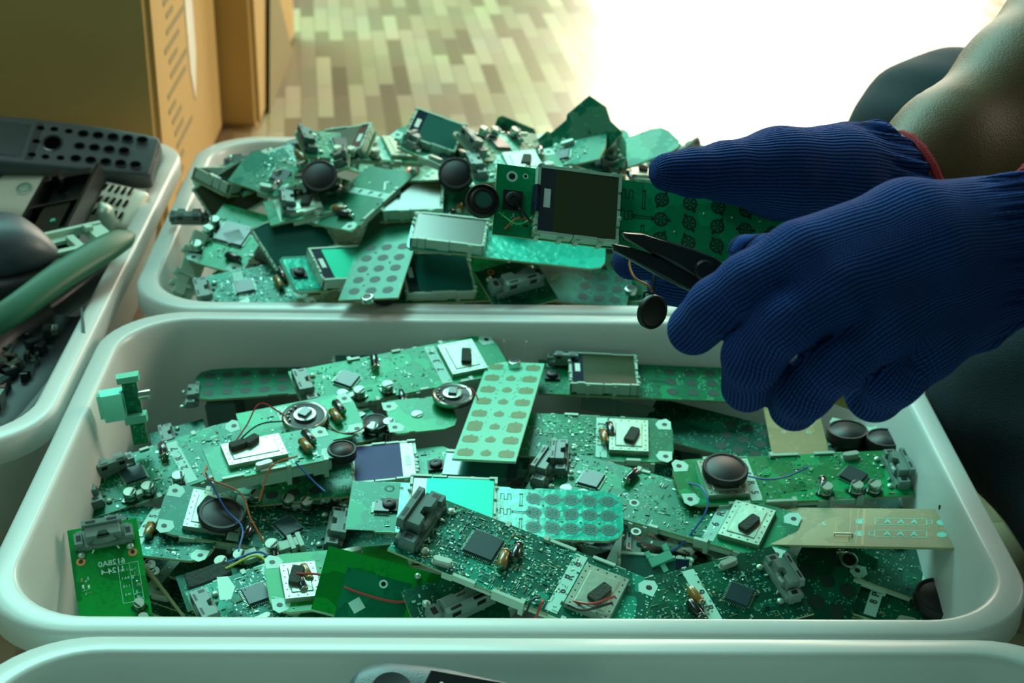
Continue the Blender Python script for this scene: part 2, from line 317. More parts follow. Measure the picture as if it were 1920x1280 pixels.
def m_speaker_ring():
    q = MB(); q.lathe([(11, 0), (13, .4), (13.3, 1.6), (13, 3.2), (12.2, 3.8), (11.2, 3.4), (6.4, 3.0), (6.2, 4.6), (5.2, 4.8), (.05, 4.8)], ms=[0, 0, 0, 0, 0, 1, 0, 0, 2], n=36)
    q.box(-3.4, 3.4, -2.6, 2.6, 4.8, 6.6, 3, rot=.4)
    for a in range(5): q.lathe([(.7, 3), (.7, 4.2), (.1, 4.6)], 9.4*math.cos(1.6+a*.35), 9.4*math.sin(1.6+a*.35), 8, 0)
    return q.mesh('speaker', ['silver', 'black', 'cap_top', 'chip_top'], True)
def m_buzzer():
    q = MB(); q.box(-5, 5, -5, 5, 0, 1.6, 0); q.lathe([(3.9, 1.6), (3.9, 3.2), (3.3, 3.6), (1.4, 3.6), (1.2, 3.2), (.05, 3.2)], m=0, n=18); return q.mesh('microphone', ['black'], True)
def m_mic():
    q = MB(); q.lathe([(4.4, 0), (4.4, 3.2), (3.9, 3.6), (3.3, 3.6), (3.2, 3.1), (.05, 3.1)], ms=[0, 0, 0, 0, 1], n=22); return q.mesh('microphone', ['silver', 'black'], True)
def m_pad(mm, rr=3.9):     # round key contact with its snowflake of gaps
    def f():
        q = MB(); q.lathe([(rr, 0), (rr, .12), (.05, .12)], m=0, n=18)
        if mm != 'plain':
            for k in range(6):
                a = math.radians(60*k+30); ca, sa = math.cos(a), math.sin(a)
                for (r0, r1, b) in ((.5, 3.1, 0), (1.7, 2.9, .6), (1.7, 2.9, -.6)):
                    p0 = Vector((ca*r0, sa*r0)); p1 = Vector((math.cos(a+b*.55)*r1, math.sin(a+b*.55)*r1)); d = (p1-p0).normalized(); nn = Vector((-d.y, d.x))*.17
                    q.add([(p0+nn).to_tuple()+(.2,), (p0-nn).to_tuple()+(.2,), (p1-nn).to_tuple()+(.2,), (p1+nn).to_tuple()+(.2,), (p0+nn).to_tuple()+(.1,), (p0-nn).to_tuple()+(.1,), (p1-nn).to_tuple()+(.1,), (p1+nn).to_tuple()+(.1,)],
                          [(3, 2, 1, 0), (4, 5, 6, 7), (0, 1, 5, 4), (1, 2, 6, 5), (2, 3, 7, 6), (3, 0, 4, 7)], 1)
            q.lathe([(.9, .05), (.9, .16)], rr+.6, 0, 8, 0); q.lathe([(.9, .05), (.9, .16)], -rr-.6, 0, 8, 0)
        return q.mesh('key_contact', ['carbon' if mm != 'film' else 'film_pad', 'board_held' if mm == 'star' else 'board_face'])
    return f
def m_dash():
    q = MB()
    for y in (-.8, .8): q.box(-6, 6, y-.2, y+.2, 0, .12, 0)
    q.box(-6.6, -5.6, -1.3, 1.3, 0, .12, 0); q.box(5.6, 6.6, -1.3, 1.3, 0, .12, 0); return q.mesh('direction_contact', ['carbon'])
def m_comb():
    q = MB()
    for i in range(4): q.box(-3+i*2, -2.6+i*2, -2.4, 2.4, 0, .12, 0)
    q.box(-3, -1, 2.2, 2.6, 0, .12); q.box(1, 3, 2.2, 2.6, 0, .12); q.box(-1, 1.2, -2.6, -2.2, 0, .12); return q.mesh('side_key_contact', ['carbon'])
def m_holepad():
    q = MB(); q.prism([(5, -5), (5, 3), (2, 6), (-3, 4), (-5, 0), (-3, -5)], 0, .15, 0); q.lathe([(1.7, .1), (1.7, .22)], 1, 0, 14, 1); return q.mesh('screw_pad', ['silk', 'black'])
def m_ringpad():
    q = MB(); q.lathe([(3, 0), (3, .14), (1.7, .14), (1.6, .02)], ms=[0, 0, 1], n=20); return q.mesh('screw_pad', ['silk', 'black'])
def m_goldring():
    q = MB(); q.lathe([(2.6, 0), (2.6, .3), (1.2, .3), (1.1, .1)], ms=[0, 0, 1], n=18); return q.mesh('solder_ring', ['copper_ring', 'black'])
def m_bead():
    q = MB(); q.lathe([(1.9, 0), (1.7, .9), (1, 1.5), (.05, 1.7)], m=0, n=12); return q.mesh('solder_bead', ['solder'], True)
def m_rail(L, hgt, seed):
    def f():
        random.seed(seed); q = MB(); x = -L/2
        while x < L/2-2:
            l = min(random.choice([6, 9, 13, 18]), L/2-x); z1 = random.choice([0, 0, 1.2, -1.2]); q.box(x, x+l, -1.1, 1.1+random.choice([0, .5]), -hgt+random.choice([0, 1, 2]), z1, 0, tp=.1); x += l+random.choice([0, 0, .8, 2])
            if random.random() < .5: q.box(x-3, x-.4, -1.8, 1.8, -hgt-2.5, z1+.8, 0)
        q.box(-L/2, L/2, -.8, .8, -hgt+2, -1.6, 0)
        return q.mesh('plastic_clip_rail', ['white_plastic'])
    return f
def clutter(root, x0, x1, y0, y1, n, seed, z=0):
    random.seed(seed); q = MB()
    for i in range(n):
        x = random.uniform(x0, x1); y = random.uniform(y0, y1); a, b = random.choice([(.55, .28), (.7, .35), (.35, .28), (1.1, .55), (.45, .45), (.25, .25), (1.9, .14), (1.3, .12)]); m = random.choice([0, 0, 0, 1, 2, 2, 3])
        if random.random() < .5: a, b = b, a
        q.box(x-a, x+a, y-b, y+b, 0, random.choice([.1, .12, .4, .6]), m)
    for i in range(n//14):
        x = random.uniform(x0, x1); y = random.uniform(y0, y1); q.lathe([(.7, 0), (.6, .4), (.1, .6)], x, y, 8, 2)
    return tag(q.build('small_components', ['smd_pale', 'chip_top', 'solder', 'smd_tan'], root, mx=T(0, 0, z)), kind='stuff')
def wires(root, pts, r, m, name='wire'):
    q = MB(1); q.tube(smooth_pts(pts), r*1.1, 0, 7); return q.build(name, [m], root, smooth=True)
def lcd(root, x, y, z, lx=42, ly=38, scr='lcd_olive', band=-1, hgt=8, r=0, holes=True, back=True):
    mod = obj('display_module', cached(('lcdbase', lx, ly, hgt, band), lambda: _lcd_frame(lx, ly, hgt, band)), root, T(x, y, z, r))
    def s():
        q = MB(); b = 7.5; xa, xb = (-lx/2+2, lx/2-2)
        if band < 0: q.box(xa+b, xb, -ly/2+2, ly/2-2, hgt-1.6, hgt-.5)
        elif band > 0: q.box(xa, xb-b, -ly/2+2, ly/2-2, hgt-1.6, hgt-.5)
        else: q.box(xa, xb, -ly/2+2, ly/2-2, hgt-1.6, hgt-.5)
        return q.mesh('screen', [scr])
    obj('screen', cached(('scr', lx, ly, scr, band, hgt), s), mod)
    if band:
        def bd():
            q = MB(); b = 7.5; x0 = -lx/2+2 if band < 0 else lx/2-2-b; q.box(x0, x0+b, -ly/2+2, ly/2-2, hgt-1.6, hgt-.6); return q.mesh('screen_border', ['lcd_band'])
        obj('screen_border', cached(('bd', lx, ly, band, hgt), bd), mod)
        def st():
            q = MB(); x0 = band*(lx/2-5.6); q.box(x0-1.7, x0+1.7, -4, 6, hgt-.6, hgt-.45); return q.mesh('barcode_sticker', ['sticker'])
        obj('barcode_sticker', cached(('st', lx, ly, band, hgt), st), mod)
    return mod
def _lcd_frame(lx, ly, h, band):
    random.seed(int(lx+ly)); q = MB()
    q.box(-lx/2+1, lx/2-1, -ly/2+1, ly/2-1, 0, h-1.7, 0)
    for s in (-1, 1):
        y0, y1 = sorted((s*ly/2, s*(ly/2-1.6))); x = -lx/2
        while x < lx/2-1:
            l = min(random.choice([5, 8, 12]), lx/2-x); q.box(x, x+l, y0, y1+(0 if s > 0 else 0), random.choice([-1.5, 0, 1]), h+random.choice([0, .3, -.4]), 0)
            if random.random() < .6 and l > 4: q.box(x+1, x+3.4, *sorted((s*(ly/2-.4), s*(ly/2+1.1))), -2.5, h-1, 0)
            x += l+random.choice([0, 0, .7])
        x0, x1 = sorted((s*lx/2, s*(lx/2-1.6))); y = -ly/2
        while y < ly/2-1:
            l = min(random.choice([4, 6, 8]), ly/2-y); q.box(x0, x1, y, y+l, 0, h+random.choice([0, .2, -.9]), 0)
            if random.random() < .5: q.lathe([(1.1, h-1), (1.1, h+.6), (.6, h+.9)], s*(lx/2-.2), y+l/2, 8, 0)
            y += l+random.choice([0, 1.2])
    return q.mesh('display_module', ['white_plastic'])
def substrate(root, L, W, m, seed=0, shape='std', edge='board_edge', t=1.5, holes=0):
    random.seed(seed); a, b = L/2, W/2
    if shape == 'std': pts = [(-a, -b+3), (-a+3, -b), (-a*.55, -b), (-a*.55+1, -b+1), (-a*.35, -b+1), (-a*.35+1, -b), (a-10, -b), (a-3, -b+3), (a, -b+10), (a, b-10), (a-3, b-3), (a-10, b), (a*.3, b), (a*.3-1, b-1.2), (a*.1, b-1.2), (a*.1-1, b), (-a+3, b), (-a, b-3)]
    elif shape == 'rect': pts = [(-a, -b), (a, -b), (a, b), (-a, b)]
    elif shape == 'round': pts = [(-a, -b), (a-12, -b)]+[(a-12+12*math.cos(math.radians(t_)), -b+12+12*math.sin(math.radians(t_))) for t_ in range(-75, 1, 15)]+[(a-12+12*math.cos(math.radians(t_)), b-12+12*math.sin(math.radians(t_))) for t_ in range(0, 90, 15)]+[(a-12, b), (-a, b)]
    elif shape == 'jag': pts = [(-a, -b), (-a*.2, -b), (-a*.15, -b+2.5), (a*.2, -b+2.5), (a*.25, -b), (a, -b+4), (a-3, -b*.2), (a, b*.3), (a-6, b), (a*.1, b), (0, b-3), (-a*.5, b-3), (-a*.55, b), (-a+4, b), (-a, b*.2)]
    q = MB(); q.prism(pts, -t, 0, 1, mt=0)
    return q.build('substrate', [m, edge], root)
def frame_mx(A, B, roll=0, up=None):
    A, B = Vector(A), Vector(B); x = (B-A).normalized(); z = Vector(up) if up is not None else Vector((0, 0, 1)); y = z.cross(x).normalized(); z = x.cross(y)
    mx = Matrix((x, y, z)).transposed().to_4x4()@Matrix.Rotation(math.radians(roll), 4, 'X'); mx.translation = (A+B)/2; return mx
def jack(root, x, y=0, r=0, m='grey_plastic', z=0, s=1.0):
    return part(root, ('jack', m), 'charging_socket', lambda: m_jack().mesh('charging_socket', [m, 'black', 'solder']), x, y, z, r, (s, s, s))
def K(kind, root, *a, **k):
    fn = {'can': m_can, 'brown': m_axial('cap_brown'), 'bcap': m_axial('cap_black'), 'crystal': m_crystal, 'foam': m_foam, 'spk': m_speaker_black, 'ring': m_speaker_ring, 'buzz': m_buzzer, 'mic': m_mic, 'hole': m_holepad, 'rpad': m_ringpad, 'gold': m_goldring, 'bead': m_bead}[kind]
    nm = {'can': 'capacitor', 'brown': 'capacitor', 'bcap': 'capacitor', 'crystal': 'crystal', 'foam': 'foam_pad', 'spk': 'speaker', 'ring': 'speaker', 'buzz': 'microphone', 'mic': 'microphone', 'hole': 'screw_pad', 'rpad': 'screw_pad', 'gold': 'solder_ring', 'bead': 'solder_bead'}[kind]
    return part(root, kind, nm, fn, *a, **k)
def chip(root, x, y, a=6, r=0): return part(root, ('chip', a), 'chip', m_chip(a), x, y, 0, r)
def shield(root, x, y, lx=24, ly=30, r=0, foam=True):
    part(root, ('sh', lx, ly), 'metal_shield', m_shield(lx, ly), x, y, 0, r)
    if foam: K('foam', root, x+2, y-2, 3.6, 70)
def strip(root, x, L=40, wd=7, t='', size=6, rt=90):
    q = MB(); q.box(x-wd/2, x+wd/2, -L/2, L/2, 0, .25); q.build('label_strip', ['silk'], root)
    for i, ch in enumerate(t): text(root, ch, size, x, L/2-7-i*(L-12)/max(1, len(t)), .33, rt, 'marker')
def rails(root, L, W, seed, x0=0, hgt=5, sides=(-1, 1)):
    for s in sides: part(root, ('rail', round(L), seed % 4, hgt), 'plastic_clip_rail', m_rail(round(L), hgt, seed % 4), x0, s*(W/2-.4), -.2, 0 if s < 0 else 180)
BN = 'circuit_board'
def main_board(mx, L, W, label, seed=0, group='component-side handset boards', mt='board_green', conn=True, caps='can', strip_t='', rail=True, shp='round', ic=True, sh=True, dens=1.0, jm='grey_plastic', js=1.0, ca=6.5):
    root = empty(BN, mx, label, 'circuit board', group); a, b = L/2, W/2; random.seed(seed+77)
    substrate(root, L, W, mt, seed, shp)
    clutter(root, -a+14, a-42 if sh else a-10, -b+2, b-2, int(L*W/18*dens), seed)
    if conn: jack(root, -a+6*js, 0, 0, jm, 0, js)
    if ic: chip(root, -a+34*js, 2, ca, random.choice([0, 45, 0]) if js == 1 else 0)
    K('crystal', root, -a+30, -b+5, 0, 8)
    if caps == 'can':
        for i in range(3): K('can', root, -a+26+i*(11 if i < 2 else 15), -b+5 if seed % 2 else b-5, 0, random.uniform(0, 90), (1.25, 1.25, 1.15))
        K('bcap', root, -a+20+36, b-10, 0, 80)
    else:
        K('brown', root, -a+58, -3, 0, -80); K('bcap', root, -a+62, 5, 0, -80)
    if sh: shield(root, a-28, 0, 25, min(32, W-10)); 
    strip(root, a-45, W-4, 7, strip_t or random.choice(['5R6', '6P8', '7R2', '3R9']))
    K('hole', root, a-6, b-6, 0, 0); K('hole', root, a-6, -b+6, 0, 0, (1, -1, 1))
    if rail: rails(root, L*.62, W, seed, x0=6)
    return root
def pad_grid(root, x0, x1, W, cols, mm='star', rr=3.9, rows=3):
    for i in range(cols):
        for j in range(rows):
            x = x0+(x1-x0)*(i+.5)/cols; y = (j-(rows-1)/2)*(W/rows*.92)
            part(root, ('pad', mm, rr), 'key_contact', m_pad(mm, rr), x, y, .02, random.choice([0, 60, 120]))
def face_board(mx, L, W, label, scr='lcd_olive', seed=0, lcdx=None, band=-1, group='display-side handset boards', mt='board_face', head=True, keys=True, mic=True, cols=None, flip=1, mm='star', rr=3.9, screen=True, spk=False, lx=42, ly=None):
    """head section, display, then keypad along +x (flip=-1 mirrors the order)"""
    root = empty(BN, mx, label, 'circuit board', group); a, b = L/2, W/2; f = flip; random.seed(seed+5)
    substrate(root, L, W, mt, seed, 'rect' if seed % 2 else 'std')
    hx = 20 if head else 2; cx = f*(-a+hx+lx/2)
    if screen: lcd(root, cx, 0, .3, lx, ly or W-3, scr, band)
    if head:
        K('buzz', root, f*(-a+9), 0, 0, 0); K('rpad', root, f*(-a+8), b-6, 0); K('rpad', root, f*(-a+15), b-5, 0, 0, (.5, .5, 1)); clutter(root, -a+2 if f > 0 else a-18, -a+18 if f > 0 else a-2, -b+3, -b+12, 12, seed)
    if keys:
        k0 = f*(-a+hx+lx+ (12 if L > 125 else 4)); k1 = f*(a-3)
        if L > 125:
            x = f*(-a+hx+lx+5)
            for y in (-b*.6, 0, b*.6): part(root, 'comb', 'side_key_contact', m_comb, x, y, .02, 0)
            for y, r in ((0, 0), (-b*.5, 90), (b*.5, 90)): part(root, 'dash', 'direction_contact', m_dash, x+f*9, y, .02, r, (.8, .8, 1))
            k0 = f*(-a+hx+lx+16)
        n = cols or max(1, int(abs(k1-k0)/11.5)); pad_grid(root, min(k0, k1), max(k0, k1), W-3, n, mm, rr)
        for i in range(n-1):
            K('bead', root, min(k0, k1)+(i+1)*abs(k1-k0)/n, random.choice([-1, 1])*W*.155, 0, 0, (.35, .35, .5))
    if mic and not (seed % 3 == 1): K('mic', root, f*(a+1), 0, -1)
    return root
# ================================================================== boards buried in the heaps (resting poses: x, y, z, quaternion, length, width, thickness)
SIM_MID = [(0.089,0.079,0.015,0.898,-0.088,-0.025,0.43,0.1,0.045,0.014),(0.042,0.109,0.02,0.985,-0.06,-0.07,-0.146,0.1,0.045,0.014),(-0.009,-0.012,0.021,0.853,0,-0.001,0.522,0.14,0.036,0.008),(-0.082,0.02,0.019,0.993,-0.044,-0.071,0.086,0.145,0.045,0.008),(-0.097,0.081,0.017,0.923,-0.16,-0.055,0.344,0.145,0.042,0.014),(-0.07,-0.02,0.031,0.709,-0.022,-0.055,0.703,0.12,0.036,0.011),(-0.103,-0.084,0.017,0.124,0.012,-0.022,0.992,0.14,0.042,0.008),(0.025,0.025,0.032,0.551,0.015,0.001,0.835,0.145,0.042,0.014),(0.064,-0.099,0.024,0.214,0.054,-0.033,0.975,0.14,0.036,0.014),(-0.23,-0.02,0.021,0.5,-0.5,-0.5,0.5,0.145,0.036,0.011),(0.214,-0.082,0.046,0.196,0.679,0.679,-0.196,0.14,0.042,0.014),(-0.136,0.092,0.022,0.864,-0.143,-0.017,0.483,0.07,0.042,0.014),(0.001,-0.126,0.028,0.971,0.235,-0.048,0.012,0.14,0.036,0.014),(-0.152,-0.053,0.029,0.523,0.005,0.033,0.851,0.145,0.045,0.011),(0.013,0.123,0.035,0.002,-0.01,0.207,0.978,0.12,0.042,0.014),(0.079,-0.004,0.036,0.392,-0.158,0.012,-0.906,0.14,0.036,0.008),(-0.189,0.09,0.019,0.875,-0.044,0.033,0.482,0.1,0.045,0.014),(-0.057,-0.112,0.048,0.089,-0.018,-0.258,-0.962,0.1,0.042,0.014),(-0.058,0.068,0.034,0.24,0.018,-0.007,0.971,0.07,0.042,0.008),(-0.074,-0.048,0.043,0.037,0.185,0.982,-0.032,0.12,0.042,0.011),(-0.113,0.034,0.044,0.01,0.944,-0.33,0.011,0.14,0.042,0.011),(0.162,0.121,0.026,0.994,-0.039,0.098,-0.009,0.145,0.042,0.014),(-0.168,0.001,0.037,0.004,0.727,0.686,-0.033,0.07,0.045,0.008),(-0.081,-0.053,0.056,0.043,0.984,0.172,0.024,0.14,0.045,0.014),(-0.013,0.022,0.043,0.142,-0.033,-0.034,0.989,0.07,0.042,0.008),(-0.205,-0.054,0.042,0.055,0.438,0.344,0.829,0.07,0.042,0.011),(-0.208,-0.102,0.042,0.23,0.731,0.571,-0.295,0.1,0.036,0.011),(-0.141,0.112,0.053,0.073,-0.106,-0.389,0.912,0.12,0.045,0.014),(-0.024,0.058,0.051,0.993,-0.104,0.008,0.054,0.1,0.036,0.011),(0.158,-0.022,0.02,0.756,-0.089,0.09,-0.642,0.1,0.045,0.008),(-0.176,0.009,0.046,0.028,0.992,-0.123,-0.018,0.1,0.036,0.011),(0.152,-0.025,0.029,0.941,0.031,0.123,0.315,0.07,0.042,0.008),(0.149,0.009,0.038,0.867,0.053,0.115,0.482,0.145,0.045,0.008),(0.167,-0.002,0.044,0.004,0.235,-0.06,0.97,0.145,0.036,0.011),(0.101,0.073,0.044,0.023,-0.094,-0.944,-0.317,0.1,0.042,0.011),(-0.074,-0.03,0.068,0.067,-0.033,0.037,0.997,0.1,0.042,0.014),(-0.142,0.018,0.058,0.713,0.004,0.021,0.701,0.1,0.036,0.014),(0.119,-0.092,0.03,0.058,0.98,-0.177,-0.076,0.07,0.042,0.011),(-0.139,-0.074,0.066,0.317,-0.042,0.027,0.947,0.14,0.042,0.011),(0.074,0.036,0.051,0.974,-0.013,0.208,-0.089,0.12,0.045,0.008),(-0.01,0.071,0.06,0.967,-0.102,-0.022,-0.234,0.07,0.036,0.014),(0.135,-0.044,0.052,0.99,-0.017,0.125,-0.059,0.12,0.042,0.011),(0.051,0.102,0.053,0.018,-0.081,-0.945,-0.317,0.14,0.036,0.008)]
SIM_BACK = [(-0.003,0.042,0.056,0.975,0.013,0.026,0.221,0.12,0.036,0.014),(0.034,-0.001,0.053,0.999,-0.024,0.037,-0.003,0.07,0.042,0.014),(0.067,0.093,0.053,0.032,-0.306,-0.951,0.011,0.12,0.042,0.014),(0.009,0.066,0.07,0.853,0.02,0.021,0.521,0.145,0.036,0.014),(0.091,0.019,0.06,0.998,0.008,0.057,-0.031,0.14,0.045,0.011),(-0.126,0.05,0.055,0.28,-0.055,-0.117,0.951,0.12,0.042,0.008),(0.107,0.123,0.076,0.992,0.093,0.085,-0.012,0.12,0.042,0.014),(-0.084,-0.024,0.053,0.979,0.077,-0.144,-0.119,0.12,0.045,0.011),(0.04,0.054,0.08,0.933,-0.005,0.07,-0.352,0.12,0.042,0.011),(0.135,0.079,0.079,0.606,0.125,-0.005,0.785,0.12,0.045,0.014),(0.173,0.122,0.077,0.884,0.069,0.461,-0.036,0.07,0.045,0.014),(0.18,0.071,0.05,0.919,-0.135,0.132,-0.345,0.07,0.042,0.008),(0.197,0.06,0.066,0.689,0.209,0.054,0.692,0.145,0.045,0.008),(-0.117,-0.001,0.059,0.937,0.031,-0.155,0.31,0.12,0.042,0.014),(-0.068,-0.079,0.065,0.595,-0.037,-0.123,0.793,0.1,0.042,0.014),(0.23,0.028,0.072,0.006,0.707,0.006,0.707,0.07,0.042,0.011),(0.181,0.02,0.075,0.601,-0.08,0.201,-0.769,0.14,0.042,0.014),(-0.085,0.003,0.082,0.598,-0.062,-0.145,0.785,0.07,0.042,0.011),(0.152,0.064,0.096,0.042,-0.925,-0.367,-0.089,0.145,0.036,0.008),(0.093,-0.032,0.062,0.995,0.009,0.033,-0.095,0.12,0.042,0.011),(0.188,-0.06,0.073,0.679,-0.566,-0.359,0.299,0.145,0.045,0.014),(0.228,0.074,0.073,0.034,-0.706,0.034,-0.706,0.07,0.042,0.014),(0.027,-0.092,0.057,0.97,0.098,0.099,-0.202,0.07,0.042,0.008),(-0.174,0.025,0.059,0.231,0.892,0.298,0.247,0.145,0.036,0.008),(-0.004,-0.035,0.082,0.928,0.026,0.033,0.37,0.145,0.042,0.014),(0.056,0.095,0.095,0.074,-0.959,0.261,0.081,0.1,0.042,0.014),(0.074,-0.044,0.076,0.882,0.025,0.022,0.47,0.12,0.045,0.014),(-0.16,-0.102,0.063,0.136,0.087,-0.226,-0.961,0.145,0.042,0.014),(-0.145,-0.052,0.056,0.965,0.047,-0.151,0.209,0.07,0.045,0.011),(0.138,0.038,0.098,0.801,0.098,-0.012,-0.591,0.14,0.045,0.008),(0.125,-0.075,0.075,0.375,0.096,0.241,-0.89,0.145,0.045,0.011),(0.054,-0.014,0.092,0.018,0.701,-0.712,-0.034,0.145,0.045,0.014),(0.025,-0.114,0.063,0.032,-0.183,-0.901,-0.391,0.1,0.042,0.008),(-0.14,0.024,0.068,0.869,-0.11,-0.126,0.466,0.145,0.036,0.008),(0.163,0.088,0.116,0.995,0.055,-0.008,-0.087,0.14,0.036,0.011),(-0.081,-0.076,0.093,0.437,-0.107,-0.247,0.858,0.145,0.036,0.011),(0.036,-0.141,0.071,0.707,-0.707,-0.018,-0.018,0.145,0.045,0.008),(-0.048,0.011,0.092,0.136,-0.639,-0.744,0.141,0.07,0.042,0.011),(0.212,0.03,0.12,0.702,0.084,0.056,-0.705,0.145,0.045,0.011),(0.124,-0.005,0.117,0.824,0.004,-0.198,0.532,0.145,0.045,0.014),(-0.121,0.123,0.058,0.977,-0.191,-0.096,-0.019,0.145,0.045,0.008),(0.141,0,0.108,0.93,0.053,-0.191,0.311,0.1,0.045,0.014),(-0.182,-0.05,0.068,0.198,-0.157,-0.074,0.965,0.1,0.042,0.011),(0.093,0.036,0.108,0.029,-0.544,0.839,-0.02,0.07,0.045,0.014),(-0.162,-0.001,0.081,0.996,0.076,0.008,0.045,0.1,0.042,0.011),(-0.157,-0.007,0.092,0.963,0.076,-0.009,0.257,0.12,0.045,0.014),(-0.075,-0.111,0.093,0.258,-0.707,0.658,-0.026,0.07,0.042,0.008),(0.086,-0.12,0.089,0.401,-0.914,-0.025,-0.057,0.14,0.042,0.008),(-0.17,-0.046,0.101,0.87,0.115,-0.026,0.479,0.14,0.042,0.014),(0.075,0.108,0.122,0.977,0.1,-0.187,0.007,0.07,0.045,0.008),(0.097,0.046,0.129,0.906,0.16,-0.153,-0.36,0.145,0.042,0.008),(-0.117,-0.048,0.114,0.925,0.059,-0.036,0.373,0.145,0.042,0.014),(-0.026,-0.083,0.101,0.032,0.466,0.881,0.074,0.12,0.042,0.011),(0.032,0.058,0.113,0.929,0.171,-0.178,-0.277,0.07,0.045,0.011),(0.009,0.106,0.119,0.892,-0.196,-0.403,0.058,0.12,0.042,0.008),(-0.007,0.126,0.094,0.305,-0.471,0.638,0.528,0.1,0.036,0.011),(-0.169,0.047,0.07,0.906,-0.205,-0.249,0.275,0.12,0.045,0.011),(-0.069,0.087,0.092,0.997,0.03,0.039,-0.058,0.07,0.045,0.014),(-0.182,0.1,0.077,0.415,-0.86,-0.266,-0.129,0.1,0.042,0.014),(-0.102,0.039,0.108,0.425,-0.101,0.062,-0.898,0.07,0.042,0.011),(-0.01,0.004,0.098,0.565,0.054,0.034,0.823,0.12,0.042,0.014),(0.052,0.033,0.127,0.964,0.14,-0.199,-0.108,0.1,0.036,0.008),(0.057,-0.032,0.106,0.858,0.064,-0.004,-0.509,0.1,0.042,0.008),(-0.163,0.06,0.093,0.007,0.23,-0.227,-0.946,0.145,0.045,0.008),(-0.082,0.102,0.104,0.978,0.024,0.043,-0.202,0.12,0.042,0.008),(-0.118,-0.104,0.102,0.522,-0.753,-0.383,-0.114,0.14,0.036,0.014),(-0.182,0.14,0.12,0.356,-0.356,-0.611,-0.611,0.14,0.042,0.011),(0.034,-0.104,0.088,0.171,0.12,0.387,-0.898,0.145,0.042,0.008),(-0.015,-0.123,0.112,0.102,-0.994,-0.003,-0.028,0.145,0.042,0.011)]
SKIP_M = (1, 3, 4, 5, 6, 8, 10, 12, 13, 14, 16, 17, 18, 19, 22, 23, 24, 26, 28, 29, 30, 31, 37)
SKIP_B = (0, 1, 2, 4, 5, 6, 9, 10, 11, 12, 13, 14, 15, 16, 17, 18, 19, 20, 21, 22, 24, 25, 26, 27, 28, 29, 32, 35, 36, 38, 39, 40, 48, 49, 52)   # never visible from anywhere near the photo
random.seed(9)
BURIED = []
def buried(rows, cx, cy, which, sx=1.0, sy=1.0, lift=0.0, skip=()):
    protos = {}
    names = {'back': ('green circuit board lying in the dusty heap of the back bin', 'green boards in the back bin heap'), 'middle': ('green circuit board buried under others in the middle bin', 'boards buried in the middle bin')}[which]
    kinds = ['green board with a square display', 'green keypad board with round contacts', 'green board crowded with tiny parts', 'bare green board']
    def place(x, y, z): return ('left', 'centre left', 'centre', 'centre right', 'right')[min(4, int((x+.235)/.094))]+', '+('front', 'middle', 'rear')[min(2, max(0, int((y+.145)/.097)))]
    for i, (x, y, z, qw, qx, qy, qz, l, wd, th) in enumerate(rows):
        if i in skip: continue
        mx = Matrix.Translation((cx+x*sx, cy+y*sy, z+lift))@Quaternion((qw, qx, qy, qz)).to_matrix().to_4x4()
        if mx.col[2][2] < 0: mx = mx@Matrix.Rotation(math.pi, 4, 'X')
        k = (0, 1, 2, 3, 2, 1, 2)[i % 7]; key = (k, l, wd, i % 2)
        lab = kinds[k]+(' in the back bin heap, ' if which == 'back' else ' deep in the middle bin, ')+place(x, y, z)+(', lying high' if z > .085 else ''); grp = ['display boards', 'keypad boards', 'component boards', 'bare boards'][k]+' heaped in the %s bin' % which
        if key not in protos:
            L, W = l*1000, wd*1000; m0 = Matrix.Identity(4)
            if k == 0: r = face_board(m0, L, W, lab, random.choice(['lcd_olive', 'lcd_teal', 'lcd_teal']), i, head=L > 110, keys=L > 90, group=grp, mt='board_dusty' if which == 'back' else 'board_deep', lx=38, mic=False)
            elif k == 1:
                r = empty(BN, m0, lab, 'circuit board', grp); substrate(r, L, W, 'board_dusty' if which == 'back' else 'board_deep', i); pad_grid(r, -L/2+4, L/2-4, W-3, int(L/12), 'plain')
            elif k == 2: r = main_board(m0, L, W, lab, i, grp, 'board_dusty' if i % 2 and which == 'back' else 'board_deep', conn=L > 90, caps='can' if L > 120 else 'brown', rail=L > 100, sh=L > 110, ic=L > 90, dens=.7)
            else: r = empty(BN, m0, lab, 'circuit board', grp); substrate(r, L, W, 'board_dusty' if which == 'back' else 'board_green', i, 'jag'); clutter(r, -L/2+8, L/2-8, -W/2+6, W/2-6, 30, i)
            protos[key] = r; r.matrix_world = mx
        else:
            r = copy_tree(protos[key]); r.matrix_world = mx; r['label'] = lab; r['group'] = grp
        BURIED.append((which, i, r))
def copy_tree(o, parent=None):
    c = o.copy(); C.objects.link(c)
    if parent: c.parent = parent; c.matrix_parent_inverse = o.matrix_parent_inverse.copy()
    for ch in [x for x in list(bpy.data.objects) if x.parent == o]: copy_tree(ch, c)
    return c
def _kids():
    pass
buried(SIM_MID, .0205, .779, 'middle', .93, .93, 0, SKIP_M)
buried([r for r in SIM_BACK if not (abs(r[4])+abs(r[5]) > .42 and r[2] > .06 and (abs(r[0]) > .12 or r[2] > .1))], .0265, 1.1345, 'back', .97, .95, .012, SKIP_B)
mat('box_teal', '#7fdcc4', .25, metal=.5)
# ================================================================== boards that can be picked out one by one: middle bin
def at(fn, A, B_, W, label, roll=0, **k):
    a, b = Q(*A), Q(*B_); L = (b-a).length*1000
    return fn(frame_mx(a, b, roll), L, W, label, **k)
def up_board(c, xdir, up, L, W):      # free orientation: centre, direction of its length, facing direction
    x = Vector(xdir).normalized(); z = Vector(up); y = z.cross(x).normalized(); z = x.cross(y)
    mx = Matrix((x, y, z)).transposed().to_4x4(); mx.translation = c; return mx
